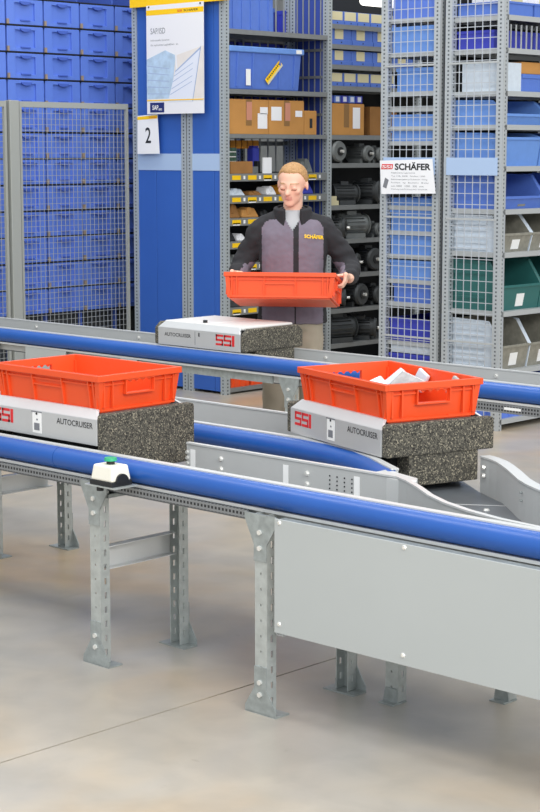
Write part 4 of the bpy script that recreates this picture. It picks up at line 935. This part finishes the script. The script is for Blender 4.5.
for f in bm.faces:
    c = f.calc_center_median(); n = f.normal
    front = c.y < .02
    if c.z > 1.325 and c.y < -.02 and abs(c.x) < (c.z-1.325)*.68: kill.append(f); continue
    lim = .168
    if front and abs(c.x) < lim and c.z < 1.385:
        cx, cz = abs(c.x)-(lim-.06), c.z-1.325
        corner = cx > 0 and cz > 0 and math.hypot(cx, cz) > .06
        flap = (abs(c.x-.018) < .014 and c.z > 1.08) or abs(c.x-.014) < .006
        f.material_index = 0 if corner or flap else 1
    elif c.y > .02 and abs(c.x) < .15 and c.z < 1.25: f.material_index = 1
    elif abs(c.x) > .2 and n.x*c.x < -.45*abs(c.x) and c.z < 1.15 and n.y < .2 and abs(c.x) < .285: f.material_index = 1
bmesh.ops.delete(bm, geom=kill, context='FACES'); bm.to_mesh(jme); bm.free()
jacket = link('jacket', jme, man); tag(jacket, 'mauve fleece jacket with black sleeves and shoulders')
shm = MB(); loft(shm, [(0, .004, 1.1, .165, .11), (0, .0, 1.25, .165, .108), (0, .002, 1.33, .155, .100), (0, .006, 1.38, .11, .086), (0, .01, 1.42, .072, .070), (0, .01, 1.435, .062, .062)]); shm.build('shirt', M['shirt'], man, smooth=True)
# stand-up collar, open at the throat
cb = MB(); n = 26; vs = []
for i in range(n+1):
    a = R(-90+24+(360-48)*i/n); c, s = math.cos(a), math.sin(a); op = abs(i-n/2)/(n/2)
    for r, z in ((.080+.006*op, 1.385-.045*op), (.098+.020*op, 1.38-.055*op), (.088+.030*op, 1.468-.035*op), (.076+.018*op, 1.470-.026*op)): vs.append((r*c*1.0, .012+r*s*1.0, z))
fs = [(0, 1, 2, 3), tuple(4*n+k for k in (3, 2, 1, 0))]
for i in range(n): fs += [(4*i+j, 4*(i+1)+j, 4*(i+1)+(j+1) % 4, 4*i+(j+1) % 4) for j in range(4)]
cb.add(vs, fs); cb.build('collar', M['fleece'], jacket, smooth=True, bevel=.004)
tr = BVHTree.FromPolygons([v.co[:] for v in jme.vertices], [p.vertices[:] for p in jme.polygons])
lg = text('chest_lettering', 'SCHÄFER', .024, M['yellow'], jacket, .064, -.2, 1.288, width=.106, bold=.04)
bd = MB().box(.055, .176, -.2008, -.2, 1.256, 1.260); bd.box(.055, .176, -.2008, -.2, 1.288, 1.292)
def drape(me, off):
    for v in me.vertices:
        h = tr.ray_cast(Vector((v.co.x, -.6, v.co.z)), Vector((0, 1, 0)))
        v.co = (v.co.x, (h[0].y if h[0] else -.1)-off, v.co.z-(v.co.x-.06)*.10)
drape(lg.data, .006)
# trousers and shoes
tb = MB(); loft(tb, [(0, 0, .78, .165, .108), (0, 0, .86, .168, .11), (0, 0, .93, .16, .105)])
for s in (-1, 1): chain(tb, [((s*.082, .0, .80), .09), ((s*.09, -.005, .6), .082), ((s*.10, -.01, .45), .068), ((s*.108, .01, .25), .06), ((s*.11, .02, .10), .058)], 18)
tme = remesh(tb, .012, 4, 'trousers'); tme.materials.append(M['khaki'])
pos = []
nrm = [v.normal.copy() for v in tme.vertices]
for v, vn in zip(tme.vertices, nrm): pos += list(v.co+vn*(mnoise.noise(Vector((v.co.x*12, v.co.y*12, v.co.z*16)))*.008))
tme.vertices.foreach_set('co', pos); tme.update()
link('trousers', tme, man)
for s in (-1, 1):
    sb = MB(); sb.sphere((s*.115, -.055, .045), (.048, .135, .048), 16, 10); sb.sphere((s*.112, .02, .07), (.045, .06, .06), 14, 8)
    sme = remesh(sb, .008, 2, 'shoe'); sme.materials.append(M['shoe'])
    for v in sme.vertices: v.co.z = max(v.co.z, .0)
    link('shoe', sme, man)
W = PW @ CM
crate('orange-red crate held up and tilted in the hands of the person', W.to_translation(), W.to_euler())
